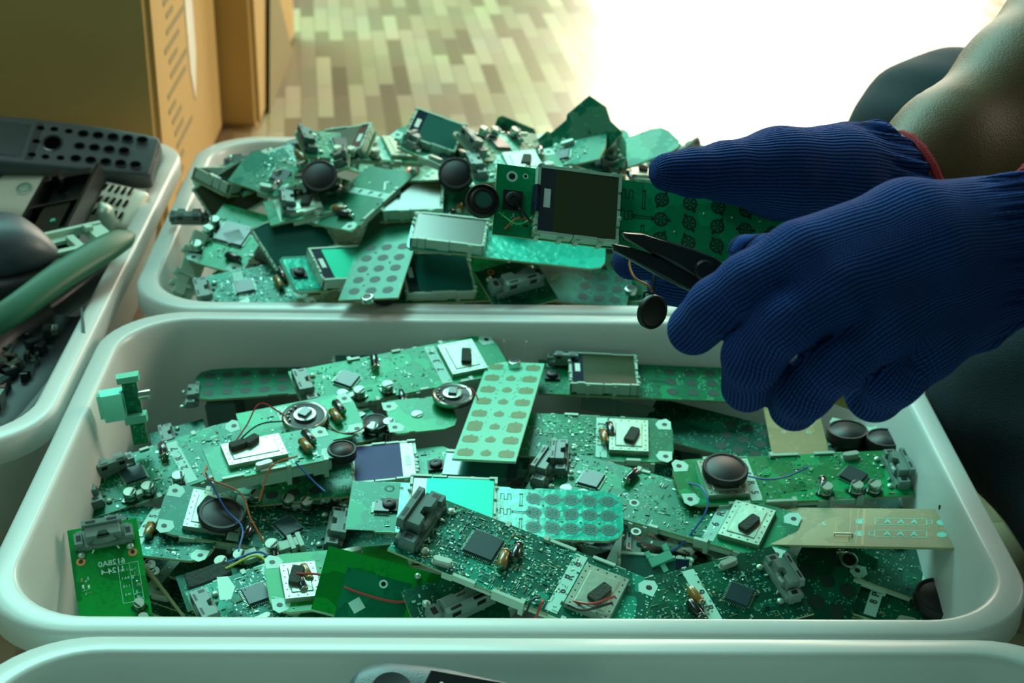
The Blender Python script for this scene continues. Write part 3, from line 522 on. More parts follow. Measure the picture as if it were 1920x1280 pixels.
# -- back row
face1 = at(face_board, (748, 697, .089), (366, 722, .086), 42, 'dark keypad board at the far left along the back wall of the middle bin', roll=0, scr='lcd_teal', seed=2, head=False, mic=False, mm='plain')
jack(face1, 70, 8, 0, 'grey_plastic', -6, .8)
m2 = at(main_board, (556, 735, .101), (940, 660, .106), 43, 'long board with three silver capacitors, lying over the end of the back keypad board', roll=12, seed=3, mt='board_bright', strip_t='R37', dens=.6, group='boards with silver capacitors')
face4 = at(face_board, (1010, 705, .094), (1400, 722, .090), 42, 'board with a framed olive display beside the tall white keypad board', roll=4, seed=5, scr='lcd_olive', mt='board_green', mm='plain', lx=46)
jack(face4, -52, 16, 90, 'grey_plastic', 2, .8)
m = empty('plastic_holder', frame_mx(Q(1088, 752, .075), Q(1228, 778, .072), 60), 'grey plastic display holder lying under the framed olive display board', 'holder'); q = MB()
q.box(-25, 25, -5, 5, 0, 2, 0, tp=.3); q.box(-22, -6, 3, 6, 0, 4); q.box(2, 20, -6, -3, -2, 4); q.box(-3, 0, -8, 5, -1, 3); q.build('frame', ['grey_plastic'], m)
key6 = at(face_board, (1215, 778, .074), (1450, 838, .070), 42, 'bare keypad board slanting down behind the brown strip board', roll=8, seed=1, mm='plain', screen=False, head=False, mic=False, mt='board_deep')
# -- brown boards
def brown(A, B_, W, label, seed, aaa):
    a, b = Q(*A), Q(*B_); L = (b-a).length*1000; root = empty(BN, frame_mx(a, b, 2), label, 'circuit board', 'brown phenolic boards')
    substrate(root, L, W, 'board_brown', seed, 'rect', 'board_edge')
    if aaa:
        for y, s in ((5.5, 1), (-6.5, -1)):
            q = MB(); x0, x1 = L/2-44, L/2-15
            q.box(x0, x1, y-3.4, y-2.9, 0, .1); q.box(x0, x1, y+2.9, y+3.4, 0, .1); q.box(x0, x0+.5, y-3.4, y+3.4, 0, .1); q.box(x1-.5, x1, y-3.4, y+3.4, 0, .1)
            xe = x1 if s > 0 else x0; q.box(*sorted((xe, xe+s*3)), y-2.2, y-1.7, 0, .1); q.box(*sorted((xe, xe+s*3)), y+1.7, y+2.2, 0, .1); q.box(*sorted((xe+s*2.5, xe+s*3)), y-2.2, y+2.2, 0, .1)
            for xx in (x0-8, x1+8): q.lathe([(2.8, 0), (2.8, .1), (2.3, .1), (2.2, .02)], xx, y, 16, 0)
            q.build('battery_outline', ['silk_teal'], root); text(root, 'A  A  A', 6, (x0+x1)/2, y, .1, 0, 'silk_teal')
        K('bcap', root, L/2-3, 15, 1, 160, (.9, .8, .8)); text(root, '-5', 5, -L/2+48, 2, .1, 0, 'silk')
        q = MB(); q.tube([(L/2-66, -9, 0), (L/2-66, -9, 1.4), (L/2-56, -9, 1.4), (L/2-56, -9, 0)], .5, 0, 6); q.build('jumper_wire', ['solder'], root)
        q = MB()
        for (x_, y_, x2, y2) in ((-66, 8, -58, 8), (-66, -9, -66, 8), (-66, -9, -58, -16), (-58, -18, -58, 18), (-54, -18, -54, 18), (-51, -18, -50, 18)): q.box(*sorted((L/2+x_, L/2+x2+.5)), *sorted((y_, y2+.5)), 0, .08)
        q.build('copper_trace', ['tan_part'], root)
    else:
        q = MB(); q.box(-26, -4, -11, 11, 0, .1); q.build('printed_square', ['silk'], root)
        K('rpad', root, 4, -8, 0, 0, (.4, .4, 1)); K('rpad', root, 4, 8, 0, 0, (.4, .4, 1))
    return root
brown((1385, 984, .082), (1790, 990, .101), 38, 'pale brown board printed with two AAA battery outlines, at the right wall', 1, True)
brown((1478, 740, .086), (1506, 872, .082), 36, 'plain brown board standing out behind the glove, pointing away', 2, False)
# -- second row
m8 = at(main_board, (960, 812, .090), (1262, 826, .090), 44, 'board with a brown capacitor and square shield, just right of the white keypad board', roll=8, seed=4, mt='board_green', caps='ax', strip_t='3181', group='boards with a brown capacitor', conn=False, ic=False)
m9 = at(main_board, (150, 930, .078), (470, 822, .090), 44, 'board with grey sockets at its end, against the left wall of the middle bin', roll=10, seed=7, mt='board_green', group='boards with silver capacitors', strip_t='', sh=False, jm='grey_plastic')
jack(m9, -30, 14, 90, 'grey_plastic', 0, .9)
m9b = at(main_board, (455, 815, .100), (672, 772, .104), 44, 'rounded board carrying the large silver-rimmed round speaker', roll=8, seed=8, mt='board_bright', conn=False, ic=False, sh=False, dens=.4, caps='ax', strip_t='', rail=False)
K('ring', m9b, 3, 1, 1, 20, (1.1, 1.1, 1.1)); wires(m9b, [(-.008, .004, .004), (-.022, .012, .012), (-.034, .0, .006), (-.05, -.018, .002)], .00045, 'wire_red'); wires(m9b, [(-.008, .0, .004), (-.028, -.004, .008), (-.05, -.02, .004)], .00045, 'wire_black')
wires(m9b, [(.014, -.006, .002), (.020, -.016, .0), (.03, -.02, .001), (.04, -.016, .003)], .00045, 'wire_red')
m10 = at(main_board, (392, 872, .103), (625, 826, .104), 34, 'board on a thick white plastic carrier, shield topped with two black foam pads', roll=6, seed=9, mt='board_green', conn=False, ic=False, sh=False, strip_t='L815', dens=.5, caps='ax', rail=False)
shield(m10, -10, 3, 36, 22, 0, False); K('foam', m10, -19, 7, 3.6, 10, (.7, .8, 1.4)); K('foam', m10, -10, 9, 3.6, 30, (.7, .8, 1.4)); part(m10, ('rail2',), 'plastic_carrier', m_rail(72, 10, 2), -4, -15.5, -.3, 0)
wires(m10, [(-.040, -.004, .003), (-.043, -.016, .004), (-.026, -.026, -.004), (-.024, -.040, -.012), (-.020, -.055, -.02)], .0005, 'wire_orange')
wires(m10, [(-.042, -.010, .002), (-.036, -.03, -.01), (-.030, -.045, -.014), (-.036, -.06, -.018)], .0005, 'wire_blue'); wires(m10, [(.012, -.013, .004), (-.005, -.018, .004), (-.016, -.030, -.01)], .0005, 'wire_orange'); wires(m10, [(.010, -.016, .002), (.018, -.028, -.006), (.022, -.036, -.008)], .0005, 'wire_blue')
K('spk', m10, 40, -11, -5, 0, (.8, .8, 1.6))
f11 = at(face_board, (845, 872, .088), (440, 912, .080), 42, 'keypad board ending in a violet display inside a tall white frame', roll=-4, seed=4, scr='lcd_violet', lx=40, mt='board_green', mm='plain', mic=False, band=-1)
p12 = at(main_board, (610, 806, .090), (705, 782, .092), 42, 'small board with a tan cover behind the silver-rimmed speaker', roll=5, seed=11, mt='board_dense', conn=False, ic=False, sh=False, rail=False, strip_t=' ')
shield(p12, -4, 6, 26, 18, 20, False); K('spk', p12, 12, -12, 2, 0, (.8, .8, 1))
p13 = at(face_board, (728, 782, .098), (852, 770, .098), 38, 'short rounded board with white screw pads, left of the white keypad board', roll=4, seed=12, screen=False, keys=False, head=False, mic=False, mt='board_bright')
K('hole', p13, -18, 12, 0, 180); K('hole', p13, -18, -12, 0, 180, (1, -1, 1)); K('ring', p13, 22, 10, 3, 50); wires(p13, [(.026, .014, .008), (.034, .008, .01), (.036, -.004, .006), (.028, -.012, .004)], .0004, 'wire_red')
# -- white keypad board
a, b = Q(968, 679, .104), Q(907, 862, .108); L = (b-a).length*1000; W = 38
wk = empty(BN, frame_mx(a, b, 3), 'mint white keypad board with brown key pads at the centre of the middle bin', 'circuit board'); substrate(wk, L, W, 'pale_mint', 3, 'rect', 'board_edge_pale')
for i in range(8):
    for j in range(3):
        if i == 0 and j == 1: continue
        x = -L/2+8+i*(L-16)/7; y = (j-1)*12.4; big = i == 5 and j != 1
        def fp(big=big, mid=(j == 1)):
            q = MB(); a_, b_ = (6.2, 4.6) if big else ((3.2, 3.2) if mid else (4.2, 4.8)); c_ = 1.7
            q.prism([(-a_, -b_+c_), (-a_+c_, -b_), (a_-c_, -b_), (a_, -b_+c_), (a_, b_-c_), (a_-c_, b_), (-a_+c_, b_), (-a_, b_-c_)], 0, .12); q.box(-a_-1.4, -a_, -.8, .8, 0, .1, 0); return q.mesh('key_pad', ['brown_pad'])
        part(wk, ('wkp', big, j == 1), 'key_pad', fp, x, y, .01)
q = MB(); random.seed(8)
for i in range(34): x = random.uniform(-L/2+6, L/2-6); y = random.choice([-6.2, 6.2])+random.uniform(-1, 1); q.box(x-.7, x+.7, y-.25, y+.25, 0, .1, 0, rot=random.choice([0, .8, 1.57]))
tag(q.build('printed_marks', ['brown_pad'], wk), kind='stuff'); K('mic', wk, -L/2+7, 0, .1, 0, (1, 1, 1.2))
for y in (5, -5):
    q = MB(); q.tube([(-L/2+2, y, 0), (-L/2-2, y*1.3-1, 8), (-L/2-3, y*1.5-1, 14)], .18, 0, 5); q.lathe([(.05, 13), (.6, 13.4), (.7, 14), (.4, 14.6), (.05, 14.8)], -L/2-3, y*1.5-1, 8, 0); q.build('lead_pin', ['solder'], wk)
d14 = empty('display_panel', frame_mx(Q(842, 872, .092), Q(960, 880, .092), 6), 'teal glass display panel lying under the lower end of the mint keypad board', 'display'); q = MB(); q.box(-22, 22, -12, 10, 0, 2.4, 0, tp=.2); q.build('glass', ['lcd_teal'], d14)
q = MB(); q.box(-22, 22, 10, 12.4, 0, 3, 0); q.box(17, 23, -12, 10, 0, 2.7, 1); q.build('bezel', ['white_plastic', 'lcd_band'], d14)
# -- middle row, centre and right
f25 = at(face_board, (700, 948, .101), (1168, 968, .098), 42, 'large board with a bright turquoise display and film-covered keypad, across the centre', roll=9, seed=16, scr='lcd_painted_reflection', mt='board_film_sheen', lx=50, mm='film', rr=4.6, cols=5)
chip(f25, -66, -2, 4.4); K('rpad', f25, 78, 12, 0); K('rpad', f25, 78, -12, 0)
gs = MB(); gs.box(-14, 14, -20.5, 20.5, 0, .12); hd = gs.build('green_end_panel', ['board_green'], f25, mx=T(-71, 0, 0.02))
m26 = at(main_board, (1010, 878, .087), (1488, 1010, .086), 44, 'long board slanting right with a foam-topped shield and label strip, behind the film-covered keypad', roll=10, seed=15, mt='board_green', strip_t='5R6', dens=.8, group='boards with silver capacitors')
wires(m26, [(.010, .018, .004), (.022, .008, .012), (.030, -.006, .01), (.022, -.024, -.004), (.012, -.030, -.012)], .0005, 'wire_blue')
jack(m26, -70, 10, 20, 'dark_plastic', 2, .9)
m27 = at(main_board, (1698, 885, .092), (1268, 905, .094), 42, 'board with a black cone speaker and three cream capacitors, reaching the right wall', roll=-9, seed=18, mt='board_bright', strip_t='', dens=.5, group='boards with silver capacitors')
K('spk', m27, 42, -2, 4, 0, (1.25, 1.25, 1.2)); wires(m27, [(.03, .006, .008), (.02, .012, .010), (.004, .004, .005), (-.01, -.004, .004)], .0005, 'wire_blue')
f28 = at(face_board, (1560, 925, .074), (1705, 950, .072), 44, 'dark keypad board end sticking out under the cream-capacitor board', roll=0, seed=1, screen=False, head=False, mic=False, mt='board_deep', mm='plain')
m16 = at(main_board, (108, 975, .074), (410, 1010, .074), 46, 'low board with a pale holed corner at the left wall of the middle bin', roll=2, seed=20, mt='board_dense', conn=False, sh=False, strip_t='', rail=False, caps='ax')
K('gold', m16, -50, 14, .1, 0, (1.2, 1.2, 1)); K('hole', m16, -51, -12, .1, 180, (1.4, 1.4, 1))
m17 = at(main_board, (648, 1000, .068), (302, 950, .084), 42, 'dark board with a round black speaker hanging on orange and blue wires', roll=-10, seed=21, mt='board_deep', strip_t='1718', dens=.6, group='boards with silver capacitors')
K('spk', m17, 18, 8, 6, 0, (1.2, 1.2, 1))
# -- front row
f18 = up_board(Q(206, 1080, .082), Q(215, 1180, .06)-Q(188, 1000, .088), (0.05, -.35, 1), 64, 38)
r18 = empty(BN, f18, 'green board with a grey socket and mirrored white print, in the front left corner', 'circuit board'); substrate(r18, 66, 38, 'board_jade', 4, 'rect')
jack(r18, -24, 0, 0, 'grey_plastic', 0, 1.05); K('gold', r18, -12, 14, 0); K('gold', r18, -12, -14, 0)
text(r18, '1124-4', 4.6, -3, 2, .1, 90, 'silk', -1); text(r18, '6128A0', 4.6, -8, 2, .1, 90, 'silk', -1)
q = MB()
for (x0, x1, y0, y1) in ((-6, 18, 4.8, 5), (-6, 18, 15.8, 16), (-6, -5.8, 5, 16), (17.8, 18, 5, 16), (-6, 18, 11, 11.2)): q.box(x0, x1, y0, y1, 0, .1)
q.build('printed_table', ['silk'], r18)
for i in range(4): text(r18, random.choice(['1 1 0', '0 A 1', 'H 2']), 1.9, -2+i*5, 8, .1, 90, 'silk', -1)
clutter(r18, -5, 17, 11.5, 15.5, 26, 5); K('can', r18, 22, 13, 0, 40); K('can', r18, 31, 14, 0, 40); clutter(r18, -2, 10, -15, -11, 10, 6)
m19 = at(main_board, (340, 1112, .062), (550, 1040, .072), 26, 'narrow dark board with a black foam block, yellow and blue wires and white clip', roll=14, seed=22, mt='board_deep', conn=False, ic=False, sh=False, strip_t='', rail=False, dens=.2)
K('foam', m19, -16, 1, 0, 0, (1.8, 1.6, 3)); part(m19, ('clip19',), 'plastic_clip', m_rail(34, 8, 1), 22, 7, 4, 0, (1, 3, 1)); wires(m19, [(-.006, .0, .008), (.012, .002, .008), (.016, -.008, .006), (.004, -.014, .002)], .0007, 'wire_yellow'); wires(m19, [(-.004, .003, .009), (.014, .004, .008), (.020, -.004, .006)], .0006, 'wire_blue')
m20 = at(main_board, (372, 1160, .070), (545, 1098, .074), 44, 'teal board with a small grey socket at the front wall, right of the dark gap', roll=10, seed=23, mt='board_dense', strip_t=' ', sh=False, rail=True, dens=1.3, caps='ax')
m21 = at(main_board, (770, 1070, .078), (500, 1095, .082), 46, 'bright green board marked A with a holed shield and red wire, at the front', roll=-8, seed=24, mt='board_jade', conn=False, ic=False, sh=False, strip_t='', dens=.25, caps='ax', rail=False)
shield(m21, 36-14, 2, 20, 28, 0, True); text(m21, 'A', 6, 50-14, 12, .1, 90); q = MB(); q.prism([(60, -9), (66, -9), (66, 9), (60, 9), (57, 0)], 0, .15); q.build('white_pad', ['silk'], m21); wires(m21, [(.024, .0, .006), (.010, .008, .01), (-.004, .022, .010), (-.03, .030, .006), (-.05, .016, .004)], .0006, 'wire_red')
# upright green block
c = Q(718, 1112, .084); xd = Q(832, 1118, .078)-Q(640, 1068, .092)
g22 = empty(BN, up_board(c, xd, (.1, -.62, .78), 70, 36), 'translucent bright green board leaning upright at the front rim, with two solder joints', 'circuit board')
substrate(g22, 70, 36, 'board_jade', 2, 'rect', 'board_edge_pale', t=5); q = MB(); q.box(-22, 14, -20, 9, 0, .08); q.build('ground_plane', ['board_face'], g22)
K('bead', g22, 16, 14, 0); K('bead', g22, 29, 12, 0); K('rpad', g22, -1, 5, .1, 0, (.8, .8, 1)); q = MB(); q.box(-3.4, 3.4, -3.4, 3.4, 0, .12, rot=.785); q.build('pale_diamond', ['silk'], g22, mx=T(-12, -10, .08)); clutter(g22, 18, 30, -12, 2, 10, 3)
q = MB(); q.tube([(16, 14, .3), (20, 4, .3), (20, -6, .3)], .5, 0, 5); q.build('copper_trace', ['board_deep'], g22)
# the 6R6 board
a, b = Q(764, 975, .118), Q(1212, 1152, .096)
r6 = main_board(frame_mx(a, b, 10), (b-a).length*1000, 48, 'large board labelled 6R6 with a dark socket and square chip, diagonal at the front', 30, 'boards with a brown capacitor', 'board_dense', True, 'ax', '6R6', True, 'round', True, True, 1.9, 'dark_plastic', 1.3, 8.5)
wires(r6, [(.018, -.018, .002), (.019, -.024, .004), (.018, -.034, -.01), (.017, -.045, -.03)], .0006, 'wire_red'); wires(r6, [(.016, -.017, .002), (.013, -.024, .002), (.014, -.036, -.014)], .0005, 'wire_black')
wires(r6, [(.030, -.012, .002), (.042, -.012, .006), (.052, -.004, .009)], .0006, 'wire_red'); wires(r6, [(.029, -.015, .002), (.040, -.016, .004), (.052, -.007, .007)], .0006, 'wire_black'); text(r6, 'A', 6, 72, -4, .1, 180)
g24 = empty(BN, frame_mx(Q(790, 1160, .082), Q(925, 1120, .086), 20), 'grey socket moulding on a short green board, at the front rim under the 6R6 board', 'circuit board'); substrate(g24, 50, 40, 'board_deep', 5, 'rect'); jack(g24, 2, 0, 100, 'grey_plastic', 0, 1.25); K('gold', g24, 14, 15, 1); clutter(g24, -22, -8, -15, 15, 40, 6)
r32 = at(main_board, (1486, 1085, .085), (1180, 1165, .080), 50, 'dark green board with a big square chip and grey socket, at the front right', roll=-14, seed=33, mt='board_deep', jm='grey_plastic', sh=False, strip_t='', dens=1.2, caps='ax')
d33 = empty('display_panel', frame_mx(Q(1168, 1090, .072), Q(1285, 1100, .070), 22), 'small teal display in a white frame between the 6R6 board and its right neighbour', 'display'); lcd(d33, 0, 0, 0, 42, 34, 'lcd_teal', 1, 5)
k34 = empty('plastic_clip', frame_mx(Q(1215, 1060, .078), Q(1262, 1040, .082), 30), 'small mint plastic clip lying above the framed teal display', 'clip'); q = MB(); q.box(-7, 7, -3, 3, 0, 3, 0, tp=.3); q.box(-7, -4, 3, 7, 0, 3); q.box(4, 7, 3, 7, 0, 3); q.box(-2, 1, -8, -3, .5, 2); q.build('clip', ['pale_mint'], k34)
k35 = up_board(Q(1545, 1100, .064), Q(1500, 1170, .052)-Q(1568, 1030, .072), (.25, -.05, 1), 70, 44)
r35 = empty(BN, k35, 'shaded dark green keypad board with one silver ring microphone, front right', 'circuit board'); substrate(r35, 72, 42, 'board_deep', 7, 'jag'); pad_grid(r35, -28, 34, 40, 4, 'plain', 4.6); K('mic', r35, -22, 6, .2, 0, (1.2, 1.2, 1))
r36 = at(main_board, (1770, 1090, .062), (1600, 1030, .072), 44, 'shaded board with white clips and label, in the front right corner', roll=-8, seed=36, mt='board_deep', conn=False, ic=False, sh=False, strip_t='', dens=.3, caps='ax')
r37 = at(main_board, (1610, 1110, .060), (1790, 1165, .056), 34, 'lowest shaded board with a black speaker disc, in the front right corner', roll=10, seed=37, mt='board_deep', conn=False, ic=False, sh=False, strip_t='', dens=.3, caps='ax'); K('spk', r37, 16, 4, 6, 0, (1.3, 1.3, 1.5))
r38 = at(main_board, (1530, 835, .078), (1690, 870, .080), 40, 'board end with a black coil and zigzag white connector near the right wall', roll=0, seed=38, mt='board_green', conn=False, ic=False, sh=False, strip_t='', dens=.4, caps='can', rail=False); K('spk', r38, -10, 8, 4, 0, (1.2, 1.2, 2)); K('spk', r38, 14, 8, 4, 0, (1.1, 1.1, 2))
part(r38, ('rail3',), 'zigzag_connector', m_rail(30, 8, 3), -10, 22, 8, 0, (1, 3, 1))
# upright silver-box piece at the left wall
v = up_board(Q(252, 768, .116), (0.12, -.10, -1), (.15, -.95, .3), 50, 16)
s13 = empty(BN, v, 'narrow board standing upright at the left wall with a bright square metal box', 'circuit board'); substrate(s13, 46, 9, 'board_green', 2, 'rect')
q = MB(); q.box(-15, 5, -19, -4, -3, 5, 0, tp=1.4); q.box(-13, 3, -21, -4, -3, 1, 0, tp=.5); q.build('metal_box', ['box_teal'], s13); q = MB(); q.lathe([(3, 0), (3, 7), (2.6, 7.6), (.05, 7.6)], n=16); q.v = [(x, z+.004, y+.001) for x, y, z in q.v]; q.build('capacitor', ['silver'], s13, mx=T(-9, 0, 0), smooth=True); q = MB(); q.box(-24, -19, -7, 7, -2, 5, tp=.6); q.box(2, 8, -7, 7, -2, 5, tp=.6); q.build('plastic_bracket', ['pale_mint'], s13)
s14 = empty(BN, frame_mx(Q(300, 832, .066), Q(372, 812, .070), 10), 'small socket board low against the back wall at the left', 'circuit board'); substrate(s14, 36, 26, 'board_deep', 2, 'rect'); jack(s14, -6, 0, 0, 'grey_plastic', 0, .8)
s15 = empty('plastic_block', frame_mx(Q(395, 790, .060), Q(455, 785, .062), 0), 'dark brown plastic block in the shadow below the back keypad board', 'block'); q = MB(); q.prism([(-11, -8), (9, -8), (12, -2), (12, 8), (-10, 9)], 0, 18, ch=1.5); q.box(-6, 6, -4, 5, 18, 22); q.build('block', ['dark_plastic'], s15)
# ================================================================== back bin, boards that can be picked out
m = at(face_board, (537, 515, .134), (830, 497, .120), 40, 'board with the brightest turquoise display, near the front rim of the back bin', roll=16, seed=40, scr='lcd_painted_reflection', mt='board_face', lx=44, mm='plain', mic=False)
q = MB(); q.box(-9, 9, -17, 17, 0, .2); q.build('bright_end_panel', ['board_film_sheen'], m, mx=T(-((Q(830, 492, .118)-Q(537, 515, .122)).length*500)+9, 0, .02))
at(face_board, (752, 388, .152), (690, 560, .132), 42, 'long keypad board slanting towards the rim between the two turquoise displays', roll=8, seed=41, screen=False, head=False, mt='board_face', mm='plain')
m = at(face_board, (700, 528, .128), (960, 520, .122), 42, 'board with a dark teal display and a black speaker resting at the back bin rim', roll=24, seed=43, scr='lcd_teal', mt='board_bright', lx=50, mm='plain', mic=False, keys=False); K('spk', m, -46, -16, 4, 0, (.95, .95, 1))
m = at(face_board, (768, 438, .156), (1135, 478, .146), 38, 'board with a deep pale frame at its left and a long shiny green end', roll=10, seed=44, scr='lcd_olive', mt='board_film_sheen', lx=52, mm='plain', head=False, mic=False, keys=False, band=0)
at(face_board, (715, 385, .156), (905, 378, .160), 40, 'short board with a grey display in a chunky mint frame, in the back bin', roll=14, seed=45, scr='lcd_olive', mt='board_dusty', lx=44, band=0, head=False, keys=False, mic=False)
m = at(main_board, (735, 318, .172), (615, 425, .150), 46, 'plain green board plate slanting down at the middle of the back heap', roll=6, seed=46, mt='board_face', conn=False, ic=False, sh=False, strip_t='', dens=.1, caps='ax', shp='rect')
m = empty(BN, frame_mx(Q(915, 550, .124), Q(1020, 520, .128), 25), 'grey socket moulding on a dark board, at the rim right of the dark teal display', 'circuit board'); substrate(m, 46, 42, 'board_deep', 1, 'rect'); jack(m, 0, 0, 90, 'grey_plastic', 0, 1.3); K('gold', m, -14, 14, 4); K('gold', m, 14, 14, 4)
m = empty('display_panel', up_board(Q(432, 368, .142), (1, .45, .5), (.15, -.7, .6), 46, 42), 'grey mint-framed display standing on edge at the left end of the back heap', 'display'); lcd(m, 0, 0, 0, 44, 38, 'lcd_olive', 0, 6)
m = at(main_board, (470, 395, .140), (395, 500, .122), 44, 'board with a large dark chip near the left front corner of the back bin', roll=-8, seed=47, mt='board_bright', conn=False, sh=False, strip_t='', dens=.5, caps='can'); chip(m, -4, 0, 11)
m = empty('display_panel', up_board(Q(552, 450, .136), (1, .55, .25), (.1, -.5, .85), 46, 42), 'dark framed display tilted in the back bin, left of the slanting keypad board', 'display'); lcd(m, 0, 0, 0, 50, 42, 'lcd_teal', 0, 5)
at(main_board, (370, 560, .112), (570, 520, .120), 44, 'teal crowded board lying along the front rim at the left of the back bin', roll=16, seed=48, mt='board_dense', jm='grey_plastic', strip_t=' ', sh=False, dens=1.2, caps='ax')
m = empty('plastic_holder', up_board(Q(350, 505, .118), Q(335, 560, .10)-Q(378, 440, .135), (.5, -.4, .8), 60, 12), 'long mint plastic carrier strip leaning on the left wall of the back bin', 'holder'); part(m, ('railm',), 'carrier', m_rail(62, 8, 3), 0, 0, 0, 0, (1, 4, 1)); part(m, ('railm',), 'carrier', m_rail(62, 8, 3), 0, 8, -4, 0, (1, 3, 1))
at(face_board, (960, 520, .118), (1180, 545, .116), 46, 'large dark green board at the right front of the back bin, next to the glove', roll=10, seed=3, screen=False, head=False, mt='board_deep', mm='plain')
m = empty(BN, up_board(Q(1085, 262, .190), (.55, -.1, .55), (-.2, -.75, .6), 60, 40), 'pale jagged board standing up at the top of the back heap', 'circuit board'); substrate(m, 64, 44, 'board_dusty', 9, 'jag'); clutter(m, -24, 24, -16, 16, 30, 2)
m = empty(BN, up_board(Q(1105, 285, .182), (1, -.1, .1), (0, -.6, .8), 60, 40), 'grey-green broken board just below the pale jagged one', 'circuit board'); substrate(m, 56, 34, 'board_dusty', 8, 'std'); jack(m, 16, 6, 0, 'grey_plastic', 0, .9)
at(main_board, (768, 268, .188), (915, 335, .172), 40, 'board on a long mint carrier at the top left of the back heap', roll=-10, seed=50, mt='board_dusty', strip_t=' ', sh=False, dens=1, caps='can')
at(main_board, (655, 300, .178), (520, 345, .160), 40, 'dusty board with two dark plastic parts on the left shoulder of the back heap', roll=6, seed=51, mt='board_dusty', strip_t=' ', sh=False, dens=1, caps='can', jm='dark_plastic')
at(main_board, (500, 400, .150), (640, 370, .158), 40, 'dusty board with a tan cover lying across the left part of the back heap', roll=4, seed=52, mt='board_dusty', strip_t=' ', dens=1, caps='can', conn=False)
at(main_board, (880, 320, .182), (1050, 300, .186), 42, 'dusty board crowded with parts below the top of the back heap', roll=6, seed=53, mt='board_dusty', strip_t=' ', dens=1, caps='can')
at(main_board, (1120, 320, .170), (1260, 330, .160), 42, 'dark crowded board at the right end of the back heap, behind the glove thumb', roll=-6, seed=54, mt='board_dusty', strip_t=' ', dens=1, caps='can', jm='dark_plastic')
at(main_board, (1030, 330, .172), (1200, 345, .165), 44, 'pale stained board sloping to the right behind the held display', roll=10, seed=55, mt='board_dusty', conn=False, strip_t=' ', dens=.3, caps='ax', sh=False, ic=False)
for px, py, z, r, lab in ((600, 335, .172, 15, 'black round speaker high on the left part of the back heap'), (855, 330, .178, 18, 'dark round speaker on the back heap behind the held speaker'), (700, 562, .118, 14, '')):
    if lab:
        o = K('spk', None, 0, 0, 0); o.parent = None; o.matrix_world = Matrix.Translation(Q(px, py, z))@Matrix.Rotation(.7, 4, 'X')@Matrix.Scale(1.2, 4); o.name = 'round_speaker'; tag(o, lab, 'speaker', 'loose round speakers')
m = empty('charging_base', up_board(Q(470, 310, .150), (1, 0, .2), (-.2, -.5, .8), 40, 40), 'dark green crumpled socket part at the top left corner of the back bin', 'socket'); jack(m, 0, 0, 90, 'dark_plastic', 0, 1.3)
m = empty('charging_base', up_board(Q(357, 412, .126), (1, 0, 0), (0, -.4, .9), 40, 40), 'dark socket part lying on the left rim of the back bin', 'socket'); jack(m, 0, 0, 90, 'dark_plastic', 0, 1.0)

# loose dusty boards along the rear edge and the right shoulder of the back heap, and dark ones low at the front of the middle bin
random.seed(21)
rear = [((470, 318, .150), 200, 12, 90), ((545, 300, .160), 30, -10, 100), ((610, 282, .166), 165, 14, 80), ((690, 276, .172), 20, 10, 110), ((835, 272, .184), 150, -12, 80), ((890, 285, .180), -10, 16, 110), ((960, 275, .184), 35, 12, 90), ((1015, 300, .180), 170, 18, 100), ((1165, 290, .176), 20, -14, 90), ((1215, 300, .164), 140, 18, 90), ((1255, 330, .158), 60, 10, 100), ((1180, 345, .160), 0, 20, 120), ((1290, 400, .142), 100, 12, 120), ((560, 345, .158), -20, 10, 100), ((450, 345, .142), 60, 16, 80), ((640, 395, .148), 10, 8, 90), ((880, 400, .156), 160, 14, 100)]
words = ['leftmost behind the crumpled socket', 'left of the left shoulder', 'on the left shoulder', 'left of the long mint carrier', 'just right of the long mint carrier', 'behind the held speaker', 'left of the pale jagged board', 'in front of the pale jagged board', 'just right of the jagged top boards', 'above the blue glove thumb tip', 'behind the blue thumb', 'under the blue thumb', 'behind the gloved fingers', 'below the high round speaker', 'beside the standing grey display', 'below the plain green plate', 'behind the pale deep frame']
for i, ((px, py, z), yaw, tilt, L) in enumerate(rear):
    if i == 12: continue
    mx = Matrix.Translation(Q(px, py, z))@Matrix.Rotation(math.radians(yaw), 4, 'Z')@Matrix.Rotation(math.radians(tilt), 4, 'Y')@Matrix.Rotation(math.radians(random.uniform(5, 25)*(1 if abs(yaw) < 90 else -1)), 4, 'X')
    lab = 'dusty circuit board on the back heap, '+words[i]
    if i % 3 == 0: main_board(mx, L, 40, lab, i+60, 'dusty boards along the rear of the back heap', 'board_dusty', True, 'can', ' ', True, 'std', True, L > 95, .9, random.choice(['grey_plastic', 'dark_plastic']))
    elif i % 3 == 1: main_board(mx, L, 38, lab, i+60, 'dusty boards along the rear of the back heap', 'board_dusty', False, 'ax', ' ', True, 'jag', True, False, 1.0)
    else: face_board(mx, L, 38, lab, 'lcd_teal', i, None, -1, 'dusty boards along the rear of the back heap', 'board_dusty', False, L > 95, False, mm='plain', lx=40)
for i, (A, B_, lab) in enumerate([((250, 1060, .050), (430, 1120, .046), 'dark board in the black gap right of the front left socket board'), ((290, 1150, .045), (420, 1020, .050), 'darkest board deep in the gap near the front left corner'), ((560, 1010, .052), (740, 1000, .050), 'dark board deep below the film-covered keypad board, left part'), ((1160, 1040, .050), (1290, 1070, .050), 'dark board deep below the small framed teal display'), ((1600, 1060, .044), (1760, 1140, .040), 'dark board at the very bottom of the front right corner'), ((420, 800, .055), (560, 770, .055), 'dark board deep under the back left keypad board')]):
    m = at(main_board, A, B_, 44, lab, roll=4, seed=70+i, mt='board_deep', conn=False, strip_t=' ', sh=False, rail=False, dens=.5, caps='ax', group='dark boards deep in the middle bin')
